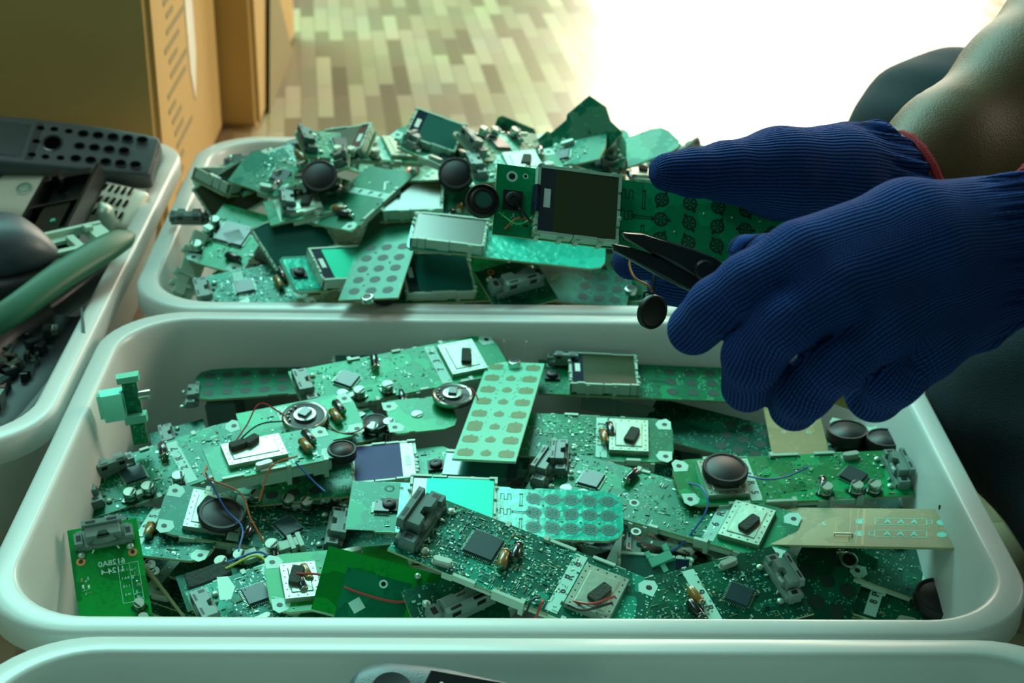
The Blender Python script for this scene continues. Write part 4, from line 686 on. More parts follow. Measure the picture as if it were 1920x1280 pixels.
# ================================================================== smooth bodies from distance fields
def surface_net(fn, lo, hi, h):
    lo = np.array(lo, float); n = np.ceil((np.array(hi)-lo)/h).astype(int)+1
    g = np.stack(np.meshgrid(*[lo[i]+h*np.arange(n[i]) for i in range(3)], indexing='ij'), -1)
    F = fn(g.reshape(-1, 3)).reshape(n); acc = np.zeros(tuple(n-1)+(3,)); cnt = np.zeros(tuple(n-1))
    S = F < 0
    for ax in range(3):
        o1, o2 = [i for i in range(3) if i != ax]
        a = [slice(None)]*3; b = [slice(None)]*3; a[ax] = slice(0, -1); b[ax] = slice(1, None)
        f0, f1 = F[tuple(a)], F[tuple(b)]; cr = (f0 < 0) != (f1 < 0); t = np.where(cr, f0/np.where(cr, f0-f1, 1), 0)
        pos = g[tuple(a)].copy(); pos[..., ax] += t*h
        for i in (0, 1):
            for j in (0, 1):
                s = [slice(None)]*3; s[o1] = slice(i, n[o1]-1+i); s[o2] = slice(j, n[o2]-1+j)
                c = cr[tuple(s)]; acc += pos[tuple(s)]*c[..., None]; cnt += c
    act = cnt > 0; idx = -np.ones(act.shape, int); idx[act] = np.arange(act.sum()); V = acc[act]/cnt[act][:, None]; faces = []
    for ax in range(3):
        o1, o2 = [(1, 2), (2, 0), (0, 1)][ax]
        a = [slice(None)]*3; b = [slice(None)]*3; a[ax] = slice(0, -1); b[ax] = slice(1, None)
        for k in (o1, o2): a[k] = slice(1, -1); b[k] = slice(1, -1)
        s0, s1 = S[tuple(a)], S[tuple(b)]; ii = np.argwhere(s0 != s1); sg = s0[s0 != s1]
        if not len(ii): continue
        base = ii.copy(); base[:, o1] += 1; base[:, o2] += 1
        q = []
        for d1, d2 in ((1, 1), (0, 1), (0, 0), (1, 0)):
            c = base.copy(); c[:, o1] -= d1; c[:, o2] -= d2; q.append(idx[c[:, 0], c[:, 1], c[:, 2]])
        q = np.stack(q, 1); q[~sg] = q[~sg][:, ::-1]; faces.append(q)
    return V, np.concatenate(faces)
def seg_d(p, a, b, ra, rb):
    ab = b-a; t = np.clip(((p-a)@ab)/max(1e-12, ab@ab), 0, 1); return np.linalg.norm(p-a-t[:, None]*ab, axis=1)-(ra+(rb-ra)*t)
def smin(a, b, k):
    h = np.clip(.5+.5*(b-a)/k, 0, 1); return b*(1-h)+a*h-k*h*(1-h)
def chain_d(p, ch, k=.006):
    d = None
    for (a, ra), (b, rb) in zip(ch[:-1], ch[1:]):
        e = seg_d(p, np.array(a), np.array(b), ra, rb); d = e if d is None else smin(d, e, k)
    return d
def np_mesh(name, V, Fc, mats, uv=None):
    me = bpy.data.meshes.new(name); me.from_pydata(V.tolist(), [], Fc.tolist())
    for m in mats: me.materials.append(MATS[m])
    me.polygons.foreach_set('use_smooth', [True]*len(me.polygons))
    if uv is not None:
        at_ = me.attributes.new('knit', 'FLOAT2', 'POINT'); at_.data.foreach_set('vector', uv.astype(np.float32).ravel())
    me.update(); return me
def relax(V, Fc, it=2, l=.5):
    n = len(V); e = np.concatenate([Fc[:, [0, 1]], Fc[:, [1, 2]], Fc[:, [2, 3]], Fc[:, [3, 0]]]); e = np.concatenate([e, e[:, ::-1]])
    deg = np.bincount(e[:, 0], minlength=n)[:, None]
    for _ in range(it):
        s = np.stack([np.bincount(e[:, 0], V[e[:, 1], i], minlength=n) for i in range(3)], 1); V = V*(1-l)+s/deg*l
    return V
def ch(pts):        # (px, py, distance, radius in photo pixels) -> world chain
    return [(P(x, y, z), r*z/FPX) for x, y, z, r in pts]
def knit_mat(name, col, dark, hi):
    m = bpy.data.materials.new(name); m.use_nodes = True; nt = m.node_tree; N = nt.nodes.new; Lk = nt.links.new; b = nt.nodes['Principled BSDF']
    at_ = N('ShaderNodeAttribute'); at_.attribute_name = 'knit'; sp = N('ShaderNodeSeparateXYZ'); Lk(at_.outputs['Vector'], sp.inputs[0])
    def mt(op, a, c=0):
        n = N('ShaderNodeMath'); n.operation = op
        for i, x in enumerate((a, c)):
            if isinstance(x, (int, float)): n.inputs[i].default_value = x
            else: Lk(x, n.inputs[i])
        return n.outputs[0]
    tc = N('ShaderNodeTexCoord'); nz = N('ShaderNodeTexNoise'); nz.inputs['Scale'].default_value = 60; Lk(tc.outputs['Object'], nz.inputs['Vector'])
    u = mt('ADD', sp.outputs[0], mt('MULTIPLY', mt('SUBTRACT', nz.outputs['Fac'], .5), .0012)); v = sp.outputs[1]
    col_h = mt('POWER', mt('ABSOLUTE', mt('SINE', mt('MULTIPLY', u, math.pi/.00165))), .7)
    w1 = mt('SINE', mt('ADD', mt('MULTIPLY', v, 2*math.pi/.0015), mt('MULTIPLY', mt('ABSOLUTE', mt('SINE', mt('MULTIPLY', u, math.pi/.00165))), 2.2)))
    fz = N('ShaderNodeTexNoise'); fz.inputs['Scale'].default_value = 1500; Lk(tc.outputs['Object'], fz.inputs['Vector'])
    h = mt('ADD', mt('ADD', mt('MULTIPLY', col_h, .75), mt('MULTIPLY', mt('MULTIPLY', w1, col_h), .20)), mt('MULTIPLY', fz.outputs['Fac'], .25))
    bp = N('ShaderNodeBump'); bp.inputs['Strength'].default_value = 1; bp.inputs['Distance'].default_value = .0016; Lk(h, bp.inputs['Height']); Lk(bp.outputs[0], b.inputs['Normal'])
    big = N('ShaderNodeTexNoise'); big.inputs['Scale'].default_value = 35; big.inputs['Detail'].default_value = 5; Lk(tc.outputs['Object'], big.inputs['Vector'])
    mx = N('ShaderNodeMix'); mx.data_type = 'RGBA'; mx.inputs[6].default_value = lin(col); mx.inputs[7].default_value = lin(hi); Lk(big.outputs['Fac'], mx.inputs[0])
    m2 = N('ShaderNodeMix'); m2.data_type = 'RGBA'; Lk(mt('MINIMUM', mt('MULTIPLY', mt('POWER', col_h, 1.6), 1.25), 1), m2.inputs[0]); m2.inputs[6].default_value = lin(dark); Lk(mx.outputs[2], m2.inputs[7])  # shade in the valleys between knit ribs painted into the base colour
    Lk(m2.outputs[2], b.inputs['Base Color']); b.inputs['Roughness'].default_value = .85; b.inputs['Sheen Weight'].default_value = .25; b.inputs['Sheen Tint'].default_value = lin(hi)
    b.inputs['Specular IOR Level'].default_value = .15; MATS[name] = m
knit_mat('glove_blue', '#1c3c80', '#03081a', '#2850a0'); mat('hem_red', '#a8202e', .85, bump=1, bscale=1500)
mat('skin', '#604a30', .55, var=.12, vscale=70, bump=.35, bscale=900, spec=.5)
DORS = RC@np.array([0, 0, 1.])
def knit_uv(V, chains, cs):
    num = np.zeros((len(V), 2)); den = np.zeros(len(V))
    for ch_, c in zip(chains, cs):
        run = 0.
        for (a, ra), (b, rb) in zip(ch_[:-1], ch_[1:]):
            a, b = np.array(a), np.array(b); t = b-a; L = np.linalg.norm(t); t = t/L
            d = DORS-t*(DORS@t); d /= np.linalg.norm(d); l = np.cross(t, d)
            s = (V-a)@t; sc = np.clip(s, 0, L); r_ = V-a-sc[:, None]*t; la = r_@l; do = r_@d; rr = ra+(rb-ra)*sc/L
            th = np.arctan2(la, np.maximum(do, 0)*.9+.25*rr+np.minimum(do, 0)*.3); dist = np.abs(np.linalg.norm(r_, axis=1)-rr)
            w_ = 1/(dist+.0022)**3; num[:, 0] += w_*(c+rr*th*1.0); num[:, 1] += w_*(run+s); den += w_; run += L
    return num/den[:, None]
def glove(palm, fingers, cs, allc, cut, label, parent, rib, fold, kf=.0015, h=.0015):
    def fn(p):
        pd = None
        for c in palm:
            e = chain_d(p, c, .01); pd = e if pd is None else smin(pd, e, .012)
        d = None
        for c in fingers:
            e = smin(pd, chain_d(p, c, .005), .005); d = e if d is None else smin(d, e, kf)
        o, nrm = cut; e = (p-np.array(o))@np.array(nrm); return -smin(-d, -e, .003)
    pts = np.array([q_[0] for c in palm+fingers for q_ in c]); V, Fc = surface_net(fn, pts.min(0)-.035, pts.max(0)+.035, h); V = relax(V, Fc, 3, .5)
    uv = knit_uv(V, allc, cs)
    # gathered folds of the ribbed cuff
    o, nrm = rib; t = np.clip(((V-np.array(o))@np.array(nrm))/fold, 0, 1); t = t*t*(3-2*t)
    eps = .0007; G = np.stack([fn(V+np.eye(3)[i]*eps)-fn(V-np.eye(3)[i]*eps) for i in range(3)], 1); G /= np.linalg.norm(G, axis=1)[:, None]+1e-9
    ph = uv[:, 0]/.0066*2*math.pi+1.6*np.sin(uv[:, 1]*70+uv[:, 0]*40); V = V+G*(t*.0020*np.sin(ph)*(.6+.4*np.sin(uv[:, 0]*260+2)))[:, None]
    me = np_mesh('glove', V, Fc, ['glove_blue'], uv); o_ = obj('glove', me, parent); return o_
# ------------------------------------------------------------------ the person
person = empty('person', Matrix.Translation((.62, .86, 0)), 'person at the right in dark jeans and blue knitted gloves, holding a board and pliers', 'person')
def pw(name, me): 
    o = obj(name, me, person); o.matrix_parent_inverse = person.matrix_world.inverted(); return o
V3 = lambda *a: np.array(a, float)
armR = ch([(1660, 345, .85, 68), (1766, 268, .88, 86), (1915, 155, .92, 110), (2005, 72, .95, 122), (2100, -40, .98, 132)])+[(V3(.56, 1.02, .46), .050), (V3(.70, 1.08, .60), .062)]
armR2 = ch([(1740, 330, .88, 74), (1860, 290, .91, 90), (1985, 225, .94, 118), (2100, 120, .98, 120)])
armL = ch([(1900, 452, .72, 95), (2100, 460, .74, 110), (2280, 470, .80, 140)])+[(V3(.50, .70, .36), .050), (V3(.70, .66, .60), .062)]
core = [(V3(.82, .87, .22), .13), (V3(.80, .87, .42), .125), (V3(.74, .87, .58), .10), (V3(.70, .87, .68), .05)]
head = [(V3(.66, .87, .76), .075), (V3(.67, .87, .82), .092)]
def body_fn(p):
    d = smin(chain_d(p, armR, .02), chain_d(p, armR2, .02), .02); d = smin(d, chain_d(p, armL, .02), .02); d = smin(d, chain_d(p, core, .04), .05)
    d = smin(d, seg_d(p, V3(.72, .68, .60), V3(.72, 1.06, .60), .06, .06), .04); d = smin(d, chain_d(p, head, .03), .03)
    d = smin(d, seg_d(p, V3(.572, .87, .80), V3(.558, .87, .775), .008, .014), .012)
    return d
V, Fc = surface_net(body_fn, (.20, .45, .0), (1.05, 1.28, .97), .0075); V = relax(V, Fc, 2)
pw('body', np_mesh('body', V, Fc, ['skin']))
# jeans
def denim():
    mat('denim', '#0c212b', .85, var=.35, vscale=500, bump=.5, bscale=1200)
denim()
legF = ch([(1775, 282, 1.22, 178)]); kF, rF = legF[0]
legs = [[(V3(.84, .98, .14), .105), (V3(*kF), rF), ], [(V3(*kF), rF*.93), (V3(.46, 1.36, .07), .055), (V3(.60, 1.42, .05), .045)],
        [(V3(.84, .78, .13), .105), (P(1985, 728, 1.0), .078)], [(P(1985, 728, 1.0), .075), (P(2140, 950, .94), .066), (V3(.50, .50, .05), .045)]]
def leg_fn(p):
    d = None
    for c in legs:
        e = chain_d(p, [(np.array(a), r) for a, r in c], .03); d = e if d is None else smin(d, e, .03)
    e = seg_d(p, V3(.86, .76, .16), V3(.86, 1.0, .16), .13, .13); return smin(d, e, .05)
V, Fc = surface_net(leg_fn, (.2, .42, 0.0), (1.02, 1.5, .34), .008); V = relax(V, Fc, 2)
nz = .0025*np.sin(V[:, 0]*70+V[:, 1]*35+3*np.sin(V[:, 2]*25))*np.sin(V[:, 1]*40+V[:, 2]*60); V = V+nz[:, None]*V3(-.5, -.5, .7)
pw('jeans', np_mesh('jeans', V, Fc, ['denim']))
mat('shirt', '#18242c', .9, bump=.4, bscale=700)
def shirt_fn(p):
    c2 = [(a, r+.012) for a, r in core[:-1]]; d = chain_d(p, c2, .04)
    d = smin(d, seg_d(p, V3(.72, .68, .60), V3(.72, 1.06, .60), .076, .076), .04)
    for a_, b_ in (((.56, 1.02, .46), (.70, 1.08, .60)), ((.50, .70, .36), (.70, .66, .60))): a2 = V3(*a_)*.45+V3(*b_)*.55; d = smin(d, seg_d(p, a2, V3(*b_), .07, .075), .03)
    return d
V, Fc = surface_net(shirt_fn, (.45, .5, .05), (1.0, 1.24, .72), .01); V = relax(V, Fc, 2); pw('shirt', np_mesh('shirt', V, Fc, ['shirt']))
mat('hair', '#0c0b0a', .6)
V, Fc = surface_net(lambda p: np.maximum(seg_d(p, V3(.685, .87, .83), V3(.69, .87, .82), .096, .09), .60-p[:, 0]+.5*(.84-p[:, 2])), (.55, .74, .7), (.82, 1.0, .96), .008); pw('hair', np_mesh('hair', V, Fc, ['hair']))
# ------------------------------------------------------------------ left glove (nearest), back of the hand to the camera
idx = ch([(1990, 388, .705, 66), (1700, 420, .66, 74), (1500, 482, .64, 66), (1405, 532, .64, 57), (1345, 575, .652, 54), (1300, 617, .668, 50)])
mid = ch([(1990, 430, .70, 66), (1740, 480, .655, 72), (1560, 545, .635, 64), (1468, 606, .632, 57), (1412, 668, .645, 56), (1401, 724, .668, 50)])
rng = ch([(1990, 478, .705, 66), (1760, 540, .66, 72), (1645, 612, .642, 62), (1562, 680, .638, 56), (1507, 733, .650, 53), (1489, 760, .668, 49)])
lit = ch([(1990, 505, .715, 62), (1810, 580, .675, 70), (1735, 645, .655, 66), (1672, 702, .652, 60), (1640, 736, .668, 57)])
thb = ch([(1750, 490, .70, 60), (1560, 500, .712, 50), (1450, 482, .718, 42), (1396, 470, .722, 32)])
deep = ch([(1960, 460, .73, 96), (1700, 520, .70, 96), (1600, 570, .685, 70)])
pal = [c[:3] for c in (idx, mid, rng)]+[lit[:3], deep]
cutn = (P(2100, 470, .70)-P(1920, 440, .68)).normalized()
def glove_part(lbl, fn_):
    o = fn_(); o.matrix_parent_inverse = person.matrix_world.inverted(); tag(o, lbl); return o
gL = glove_part('blue knitted glove nearest the viewer, back of the hand showing, closed on pliers', lambda: glove(pal, [idx[2:], mid[2:], rng[2:], lit[2:], thb], [.033, .011, -.011, -.033], [idx, mid, rng, lit], (P(1914, 440, .69), cutn), '', person, (P(1790, 440, .67), cutn), .03))
def hem(center, u, v, ru, rv, r, parent):
    q = MB(1); n = 40; pts = [Vector(center)+Vector(u)*math.cos(2*math.pi*i/n)*ru+Vector(v)*math.sin(2*math.pi*i/n)*rv for i in range(n+1)]
    q.tube(pts, [r*(1+.15*math.sin(i*2.7)) for i in range(n+1)], 0, 8); o = q.build('cuff_hem', ['hem_red'], parent, smooth=True); tag(o, 'red stitched hem of the glove'); return o
cL = P(1918, 452, .706); uL = (P(1932, 300, .70)-cL); uL = (uL-cutn*uL.dot(cutn)).normalized(); vL = cutn.cross(uL)
hem(cL, uL, vL, .0340, .0225, .0030, gL)
# ------------------------------------------------------------------ right glove (behind), thumb lying on the held board
thR = ch([(1715, 345, .86, 78), (1570, 330, .835, 86), (1460, 325, .815, 85), (1360, 322, .792, 55), (1300, 324, .78, 44), (1252, 323, .772, 37)])
foldc = ch([(1590, 268, .845, 30), (1645, 256, .848, 20), (1690, 285, .855, 22)])
p2 = ch([(1725, 420, .88, 90), (1600, 420, .88, 90), (1500, 410, .88, 66)])
fA = ch([(1540, 420, .89, 50), (1400, 460, .885, 46), (1270, 486, .870, 42), (1182, 490, .850, 35)])
fB = ch([(1560, 450, .90, 50), (1420, 525, .895, 46), (1320, 545, .885, 42), (1248, 535, .875, 36)])
fC = ch([(1580, 480, .90, 50), (1480, 560, .90, 44), (1400, 585, .90, 40)])
cutr = (P(1800, 262, .86)-P(1700, 300, .85)).normalized()
gR = glove_part('blue knitted glove behind, thumb stretched left on top of the held board', lambda: glove([thR[:3], p2, foldc], [thR[2:], fA, fB, fC], [.02, -.02, .05, -.02, -.035, -.05], [thR, p2, foldc, fA, fB, fC], (P(1704, 300, .852), cutr), '', person, (P(1600, 310, .84), cutr), .02, h=.0018))
cR = P(1712, 352, .862); uR = (P(1665, 250, .855)-cR); uR = (uR-cutr*uR.dot(cutr)).normalized(); vR = cutr.cross(uR)
hem(cR, uR, vR, .031, .027, .0026, gR)
# ------------------------------------------------------------------ held board
a, b = P(928, 372, .790), P(1486, 442, .815); L = (b-a).length*1000
hb = face_board(frame_mx(a, b, 0, up=Vector(DORS*.93+np.array([0, 0, .30]))), L, 38, 'circuit board with a dark olive display and snowflake key contacts, held up in the gloves', scr='lcd_olive', seed=1, lx=44, ly=37, mic=False, group=None, cols=5, mt='board_held')
o = K('spk', hb, -L/2-7, -4, 2, 0, (.78, .78, 1.3)); q = MB(); q.lathe([(5.4, 0), (5.4, 1.2), (4.6, 1.2), (4.5, .5), (.05, .7)], ms=[0, 0, 0, 1], n=24); q.build('cone', ['black', 'lcd_teal'], hb, smooth=True, mx=T(-L/2-7, -4, 7.3)); wires(hb, [(-L/2000+.002, -.008, .003), (-L/2000+.010, -.014, .006), (-L/2000+.016, -.012, .004), (-L/2000+.020, -.008, .004)], .0004, 'wire_green')
wires(hb, [(-L/2000+.006, -.016, .001), (-L/2000+.012, -.010, .003), (-L/2000+.02, -.011, .003)], .0005, 'wire_orange'); wires(hb, [(-L/2000+.010, -.001, .004), (-L/2000+.014, -.010, .004), (-L/2000+.012, -.006, .007), (-L/2000+.019, -.012, .004)], .0005, 'wire_black')
q = MB(); q.lathe([(.05, -1), (3, -1), (3, 1), (.05, 1)], m=0, n=12); q.v = [(x*.7, z*7, y*1.5) for x, y, z in q.v]; q.build('flex_cable', ['lcd_band'], hb, mx=T(-L/2+20, 0, 6))
# dangling round speaker
ds = empty('round_speaker', Matrix.Translation(P(1219, 583, .80)), 'small black round speaker dangling on a red wire below the held board', 'speaker', None)
disc = K('spk', ds, 0, 0, 0); fwd = Vector(DORS); ax_ = Vector(RC@np.array([.55, -.25, .8])); disc.matrix_world = Matrix.Translation(P(1219, 583, .80))@ax_.to_track_quat('Z', 'Y').to_matrix().to_4x4()@Matrix.Scale(.82, 4)
iv = ds.matrix_world.inverted()
def hang(pts, m, r=.0005): wires(ds, [iv@P(*p) for p in pts], r, m)
hang([(1183, 478, .812), (1181, 500, .808), (1192, 522, .802), (1215, 535, .80), (1222, 545, .80), (1221, 556, .80)], 'wire_orange', .0006); hang([(1228, 470, .812), (1226, 520, .80), (1225, 548, .798), (1210, 547, .798), (1207, 560, .80)], 'wire_black')
# pliers
mat('tool_steel', '#222b2b', .38, metal=.6, var=.3, vscale=200); mat('tool_grip', '#7a7426', .5)
pl = empty('pliers', Matrix.Translation(P(1318, 508, .745)), 'black long-nosed pliers held in the near glove under the raised board', 'pliers')
R3 = Matrix([list(RC[i]) for i in range(3)]).to_4x4()
def pxy(pts, z0, z1, name, m, dz=0):
    q = MB(1); s = .745/FPX; P_ = [((x-1318)*s, (508-y)*s) for x, y in pts]; q.prism(P_, z0, z1, ch=.0016); o = q.build(name, [m], pl, mx=R3)
    return o
pxy([(1360, 500), (1345, 540), (1312, 524), (1268, 500), (1212, 470), (1170, 447), (1166, 437), (1200, 439), (1290, 464), (1340, 485)], -.002, .008, 'jaw', 'tool_steel')
pxy([(1340, 512), (1352, 548), (1302, 549), (1246, 523), (1188, 490), (1150, 470), (1148, 457), (1180, 463), (1240, 482), (1300, 503)], -.006, .003, 'jaw', 'tool_steel')
q = MB(1); q.lathe([(.0052, -.007), (.0052, .0086), (.004, .0095), (.0001, .0095)], m=0, n=20); q.build('pivot', ['tool_steel'], pl, mx=R3)
ivp = pl.matrix_world.inverted()
for pts in ([(1340, 530, .745, 20), (1372, 600, .725, 24), (1440, 668, .715, 26), (1540, 720, .71, 26), (1640, 760, .71, 24)], [(1345, 518, .745, 20), (1430, 545, .735, 24), (1540, 590, .73, 26), (1680, 640, .73, 24)]):
    q = MB(1); sp = smooth_pts([ivp@P(x, y, z) for x, y, z, r in pts], 5); q.tube(sp, .0062, 0, 12); q.build('handle', ['tool_grip'], pl, smooth=True)
# ================================================================== phone shells in the left bin
def loft(name, pts, ws, hs, m, parent=None, up=(0, 0, 1), n=4.0, k=24, open_=False, sub=5):
    sp = smooth_pts(pts, sub); N_ = len(sp); f = lambda a, t: np.interp(t, np.linspace(0, 1, len(a)), a); q = MB(1); vs = []
    for i, p in enumerate(sp):
        t = (sp[min(i+1, N_-1)]-sp[max(i-1, 0)]).normalized(); y = Vector(up).cross(t).normalized(); z = t.cross(y); w_, h_ = f(ws, i/(N_-1))/2, f(hs, i/(N_-1))/2
        if not open_:
            for j in range(k):
                a_ = 2*math.pi*j/k; c_, s_ = math.cos(a_), math.sin(a_); vs.append(tuple(p+y*math.copysign(abs(c_)**(2/n), c_)*w_+z*math.copysign(abs(s_)**(2/n), s_)*h_))
        else:
            ring = [(math.pi+math.pi*j/11, 1, 0) for j in range(12)]+[(2*math.pi-math.pi*j/11, .90, .1) for j in range(12)]
            for a_, sc, dz in ring:
                c_, s_ = math.cos(a_), math.sin(a_); vs.append(tuple(p+y*math.copysign(abs(c_)**(2/n), c_)*w_*sc+z*(math.copysign(abs(s_)**(2/n), s_)*h_*2*sc+0)))
    fs = [(i*k+j, i*k+(j+1) % k, (i+1)*k+(j+1) % k, (i+1)*k+j) for i in range(N_-1) for j in range(k)]+[tuple(range(k-1, -1, -1)), tuple((N_-1)*k+j for j in range(k))]
    q.add(vs, fs); return q.build(name, [m], parent, smooth=True)
mat('shell_black', '#11191a', .33, coat=.2, var=.2); mat('shell_grey', '#44535a', .42, bump=.2, bscale=1200); mat('shell_white', '#f0ecd8', .4); mat('shell_green', '#1c6244', .5); mat('shell_face', '#465254', .5, bump=.1); mat('shell_dark', '#141c1e', .5); mat('opening_shade', '#010202', .9, spec=.05); mat('glass_grey', '#2e3b3c', .18, coat=.6)  # key holes and slots: the shade inside is put into a near-black colour
def shell_body(root, L, W, Hh, m, taper=.9, n=5.0, name='shell'):
    a = L/2000; return loft(name, [(-a, 0, 0), (-a+.004, 0, 0), (-a*.4, 0, .001), (a*.4, 0, .001), (a-.004, 0, 0), (a, 0, 0)], [W*.0007, W*.00094, W*.001, W*.001*taper, W*.00088*taper, W*.00065*taper], [Hh*.0006, Hh*.00095, Hh*.001, Hh*.001, Hh*.0009, Hh*.0005], m, root, n=n)
def ell(root, name, x, y, z, rx, ry, m, h=.4, rot=0, n=16):
    return part(root, ('ell', m, round(h, 2)), name, lambda: (lambda q: (q.lathe([(1, 0), (1, h*.8), (.9, h), (.05, h)], n=16), q.mesh(name, [m], True))[1])(MB()), x, y, z, rot, (rx, ry, 1))
# black handset front with empty key openings
a, b = Q(-70, 268, .150), Q(292, 306, .138); L = (b-a).length*1000; hs_ = empty('phone_shell', frame_mx(a, b, 30), 'black handset shell with empty key openings, lying across the back of the left bin', 'phone shell', None)
shell_body(hs_, L, 50, 22, 'shell_face', .95, 9); z = 12
q = MB(); q.box(-L/2+14, -L/2+54, -17, 17, z-.5, z+.3, 0); q.build('screen', ['glass_grey'], hs_)
q = MB(); q.box(-L/2+58, -L/2+64, -19, 19, z-.5, z+.35, 0); q.build('trim_bar', ['shell_dark'], hs_)
q = MB(); q.lathe([(8.5, z), (8.5, z+.8), (7.6, z+1), (6.8, z+.4), (6.7, z)], 0, 0, 24); q.build('navigation_ring', ['glass_grey'], hs_, mx=T(L/2-82, 0, 0)); ell(hs_, 'key_opening', L/2-82, 0, z, 6.6, 6.6, 'opening_shade', .5)
for (x, y) in ((-95, 14), (-95, 0), (-95, -14), (-84, 14.5), (-84, -14.5), (-72, 14), (-72, -14)): ell(hs_, 'key_opening', L/2+x, y, z, 3.2, 2.3, 'opening_shade', .5)
for i in range(5):
    for j in (-1, 0, 1):
        if i == 4 and j == 0: continue
        ell(hs_, 'key_opening', L/2-60+i*12, j*13, z, 3.9, 3.0, 'opening_shade', .5)
        q_ = part(hs_, 'keyrim', 'key_rim', lambda: (lambda q: (q.lathe([(1.25, 0), (1.2, .5), (1.05, .5), (1.0, 0)], n=16), q.mesh('key_rim', ['glass_grey'], True))[1])(MB()), L/2-60+i*12, j*13, z, 0, (4, 3.1, 1))
# white handset shell with slots
a, b = Q(-2, 356, .120), Q(264, 400, .114); L = (b-a).length*1000; wh = empty('phone_shell', frame_mx(a, b, 24), 'cream handset shell with rows of slanted slots, under the black handset shell', 'phone shell'); shell_body(wh, L, 56, 16, 'shell_white', .85, 3.2)
def slot():
    q = MB(); q.prism([(-2.6, -3.2), (-.6, -3.2), (2.6, 3.2), (.6, 3.2)], 0.6, 1.7); return q.mesh('slot', ['opening_shade'])
for i in range(7):
    for j in (-1, 0, 1): part(wh, 'slot', 'slot', slot, L/2-44+i*5.5-j*1.5, j*13, 7.8, 20)
q = MB(); q.lathe([(6.5, 8), (6.5, 9.6), (5.6, 9.8), (5.2, 9.0), (4.6, 9.0), (4, 9.8), (.05, 10)], n=22); q.build('round_button', ['cap_top'], wh, mx=T(-L/2+26, -2, 0)); q = MB(); q.prism([(-2, -9), (2, -9), (3, 8), (-1, 10)], 7.5, 9.8); q.build('slider', ['shell_white'], wh, mx=T(-L/2+42, 6, 0, -30))
# black broken shell
a, b = Q(78, 452, .128), Q(142, 330, .142); L = (b-a).length*1000; bs = empty('phone_shell', frame_mx(a, b, -14), 'black hollow shell with one mint screw, standing across the cream slotted shell', 'phone shell'); 
q = MB(); q.box(-L/2, L/2, -23, 23, -9, -6); q.box(-L/2, L/2, -23, -20, -9, 7); q.box(-L/2, L/2, 20, 23, -9, 7); q.box(-L/2, -L/2+3, -20, 20, -9, 7); q.box(L/2-3, L/2, -20, 20, -9, 2); q.box(0, 3, -20, 20, -9, 4); q.box(-L/2+4, 0, -12, 12, -9, 3, tp=1); q.box(L/2-12, L/2-2, 8, 14, -6, 9); q.box(L/2-14, L/2-4, -16, -10, -6, 7); q.build('shell', ['shell_black'], bs); q = MB(); q.lathe([(2.4, 0), (2.2, 1.4), (.05, 2)], n=14); q.build('screw', ['pale_mint'], bs, mx=T(-L/2+22, -4, 3))
# grey rounded shell, cream upright shell
gr = empty('phone_shell', Matrix.Translation(Q(20, 470, .14)), 'grey rounded shell shaped like a computer mouse, at the left edge of the photo', 'phone shell'); loft('shell', [Q(-170, 470, .140)-Q(20, 470, .14), Q(-80, 462, .146)-Q(20, 470, .14), Q(20, 462, .146)-Q(20, 470, .14), Q(80, 474, .138)-Q(20, 470, .14), Q(112, 487, .130)-Q(20, 470, .14)], [.03, .055, .056, .036, .004], [.02, .046, .044, .024, .003], 'shell_grey', gr, n=2.3)
cs_ = empty('phone_shell', Matrix.Translation(Q(198, 425, .115)), 'small pale grey tongue-shaped shell below the cream slotted shell', 'phone shell'); loft('shell', [(-.004, 0, -.02), (0, 0, 0), (0, .002, .012), (-.003, .004, .018)], [.010, .014, .013, .004], [.018, .022, .02, .006], 'cap_top', cs_, up=(0, 1, 0), n=2.6)
# white inner frame
a, b = Q(82, 474, .135), Q(205, 446, .132); fr = empty('phone_chassis', frame_mx(a, b, 10), 'white plastic inner frame between the grey rounded shell and the long green shell', 'phone frame'); L = (b-a).length*1000
q = MB(); q.box(-L/2, L/2, -16, -12, 0, 8); q.box(-L/2, L/2, 12, 15, 0, 7); q.box(L/2-14, L/2, -14, 14, 0, 6, tp=.5); q.box(-L/2, -L/2+6, -14, 14, 0, 5); q.box(-6, 0, -14, 6, 0, 6); q.box(-L/2, L/2-20, -12, -6, 0, 3); q.box(-L/2+8, L/2-24, 5, 12, 0, 3); q.box(L/2-16, L/2-10, 6, 12, 5, 9); q.build('frame', ['white_plastic'], fr)
# long green shell and others as bent lofts
def lofted(label, pts, ws, hs, m, n=2.6, open_=False, up=(0, 0, 1), inner=None):
    c = Q(*pts[len(pts)//2]); root = empty('phone_shell', Matrix.Translation(c), label, 'phone shell'); loft('shell', [Q(*p)-c for p in pts], ws, hs, m, root, up=up, n=n, open_=open_); return root, c
lofted('long curved dark green shell, its tip on the right rim of the left bin', [(-70, 640, .120), (20, 585, .132), (110, 520, .140), (190, 470, .142), (228, 448, .140), (246, 438, .136)], [.018, .020, .021, .021, .018, .007], [.010, .012, .013, .012, .010, .004], 'shell_green', up=(.25, -.45, .8))
lofted('dark blue-black shell just under the grey rounded shell', [(-120, 540, .118), (0, 535, .122), (100, 505, .128), (140, 490, .128)], [.04, .05, .04, .015], [.02, .026, .02, .008], 'shell_dark', n=3)
rt, c = lofted('open black shell with silvery insides along the front side of the left bin', [(-110, 835, .104), (-40, 760, .110), (28, 680, .116), (84, 615, .120), (122, 572, .124)], [.055, .066, .066, .058, .026], [.014, .020, .020, .018, .010], 'shell_dark', n=3, open_=True)
q = MB(1); random.seed(3)
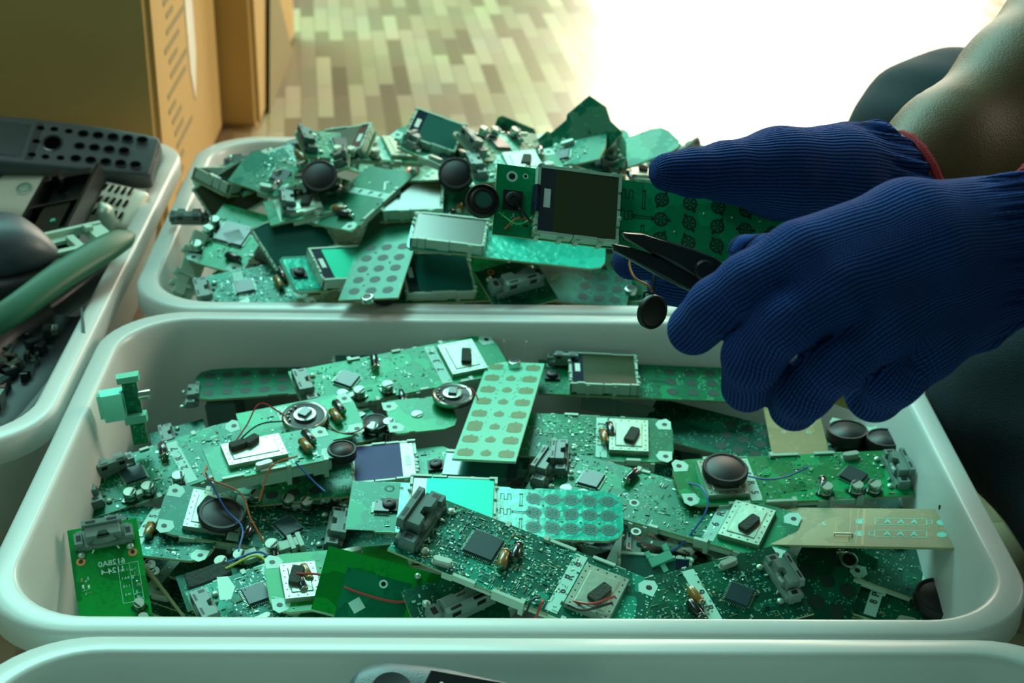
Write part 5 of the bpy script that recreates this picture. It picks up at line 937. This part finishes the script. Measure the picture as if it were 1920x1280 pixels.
for i in range(60):
    t = random.uniform(.05, .9); p = Q(-85+190*t, 810-215*t, .097+.012*t)-c; p += Vector((random.uniform(-.018, .014), random.uniform(-.01, .014), random.uniform(-.004, .002))); s = random.uniform(.002, .006); q.box(p.x-s, p.x+s, p.y-s*.5, p.y+s*.5, p.z-.006, p.z+.004, random.choice([0, 1, 2]), rot=random.uniform(0, 3))
tag(q.build('inner_ribs', ['shell_dark', 'silver', 'glass_grey'], rt), kind='stuff')
q = MB(1); random.seed(11)
proto = {}; SHELLS = []; SKIP_S = (0, 1, 2, 3, 5, 7, 9, 10, 11, 12, 13, 14, 16, 17, 18, 21, 24, 25, 28, 29, 30, 32, 33)
for i in range(34):
    x = random.uniform(-.52, -.335); y = random.uniform(.89, 1.19); z = .022+.0025*i; L = random.choice([100, 120, 140]); key = L
    mx = Matrix.Translation((x, y, min(z, .080)))@Matrix.Rotation(1.57+random.uniform(-.6, .6), 4, 'Z')@Matrix.Rotation(random.uniform(-.12, .12), 4, 'Y')
    if i in SKIP_S: continue
    if key not in proto:
        r = empty('phone_shell', Matrix.Identity(4), 'dark handset shell half hidden under the others in the left bin', 'phone shell', 'dark shells buried in the left bin'); shell_body(r, L, 46, 20, 'shell_black')
        q = MB(); q.box(-L/2+12, -L/2+44, -15, 15, 10.4, 11.3); q.build('screen', ['glass_grey'], r)
        for a_ in range(4):
            for b_ in (-1, 0, 1): ell(r, 'key_opening', a_*12+2, b_*12, 10.9, 3.8, 2.8, 'opening_shade', .4)
        proto[key] = r; r.matrix_world = mx
    else: r = copy_tree(proto[key]); r.matrix_world = mx
    SHELLS.append((i, r)); r['label'] = 'dark handset shell half buried in the left bin, '+('left' if x < -.46 else 'centre' if x < -.39 else 'right')+' side, '+('rear' if y > 1.1 else 'middle' if y > .99 else 'front')
# ================================================================== handset in the nearest bin
a, b = Q(662, 1316, .119), Q(1120, 1408, .106); L = (b-a).length*1000; ph = empty('phone_handset', frame_mx(a, b, 16), 'grey phone handset with a black screen, cut off by the bottom edge of the photo', 'phone'); loft('shell', [(-L/2000-.004, 0, 0), (-L/2000, 0, 0), (-L/2000+.012, 0, 0), (-L/2000+.04, 0, 0), (L/2000, 0, 0)], [.012, .030, .042, .048, .044], [.010, .017, .021, .022, .02], 'shell_grey', ph, n=3.0, sub=8); ph.matrix_world = ph.matrix_world@Matrix.Translation((0, 0, .001))
q = MB(); q.prism([(-L/2+32, -16), (-L/2+76, -17), (-L/2+76, 17), (-L/2+32, 16), (-L/2+29, 0)], 10.6, 12.8, 0, ch=.6); q.build('screen', ['black_gloss'], ph); q = MB(); q.box(-L/2+46, -L/2+72, -13, 10, 12.8, 12.95); q.build('display_window', ['glass_grey'], ph); text(ph, 'S', 4, -L/2+38, 9, 12.9, -12, 'sticker')
q = MB(); q.lathe([(9.5, 11.3), (9.2, 12.3), (8.2, 12.2), (6, 11.8), (.05, 11.7)], n=28); o = q.build('earpiece', ['shell_dark'], ph, smooth=True, mx=T(-L/2+17, 2, 0)); q = MB(); q.box(-L/2+80, L/2-8, -18, 18, 11.4, 12.3, tp=.4); q.build('keypad_panel', ['tan_part'], ph)
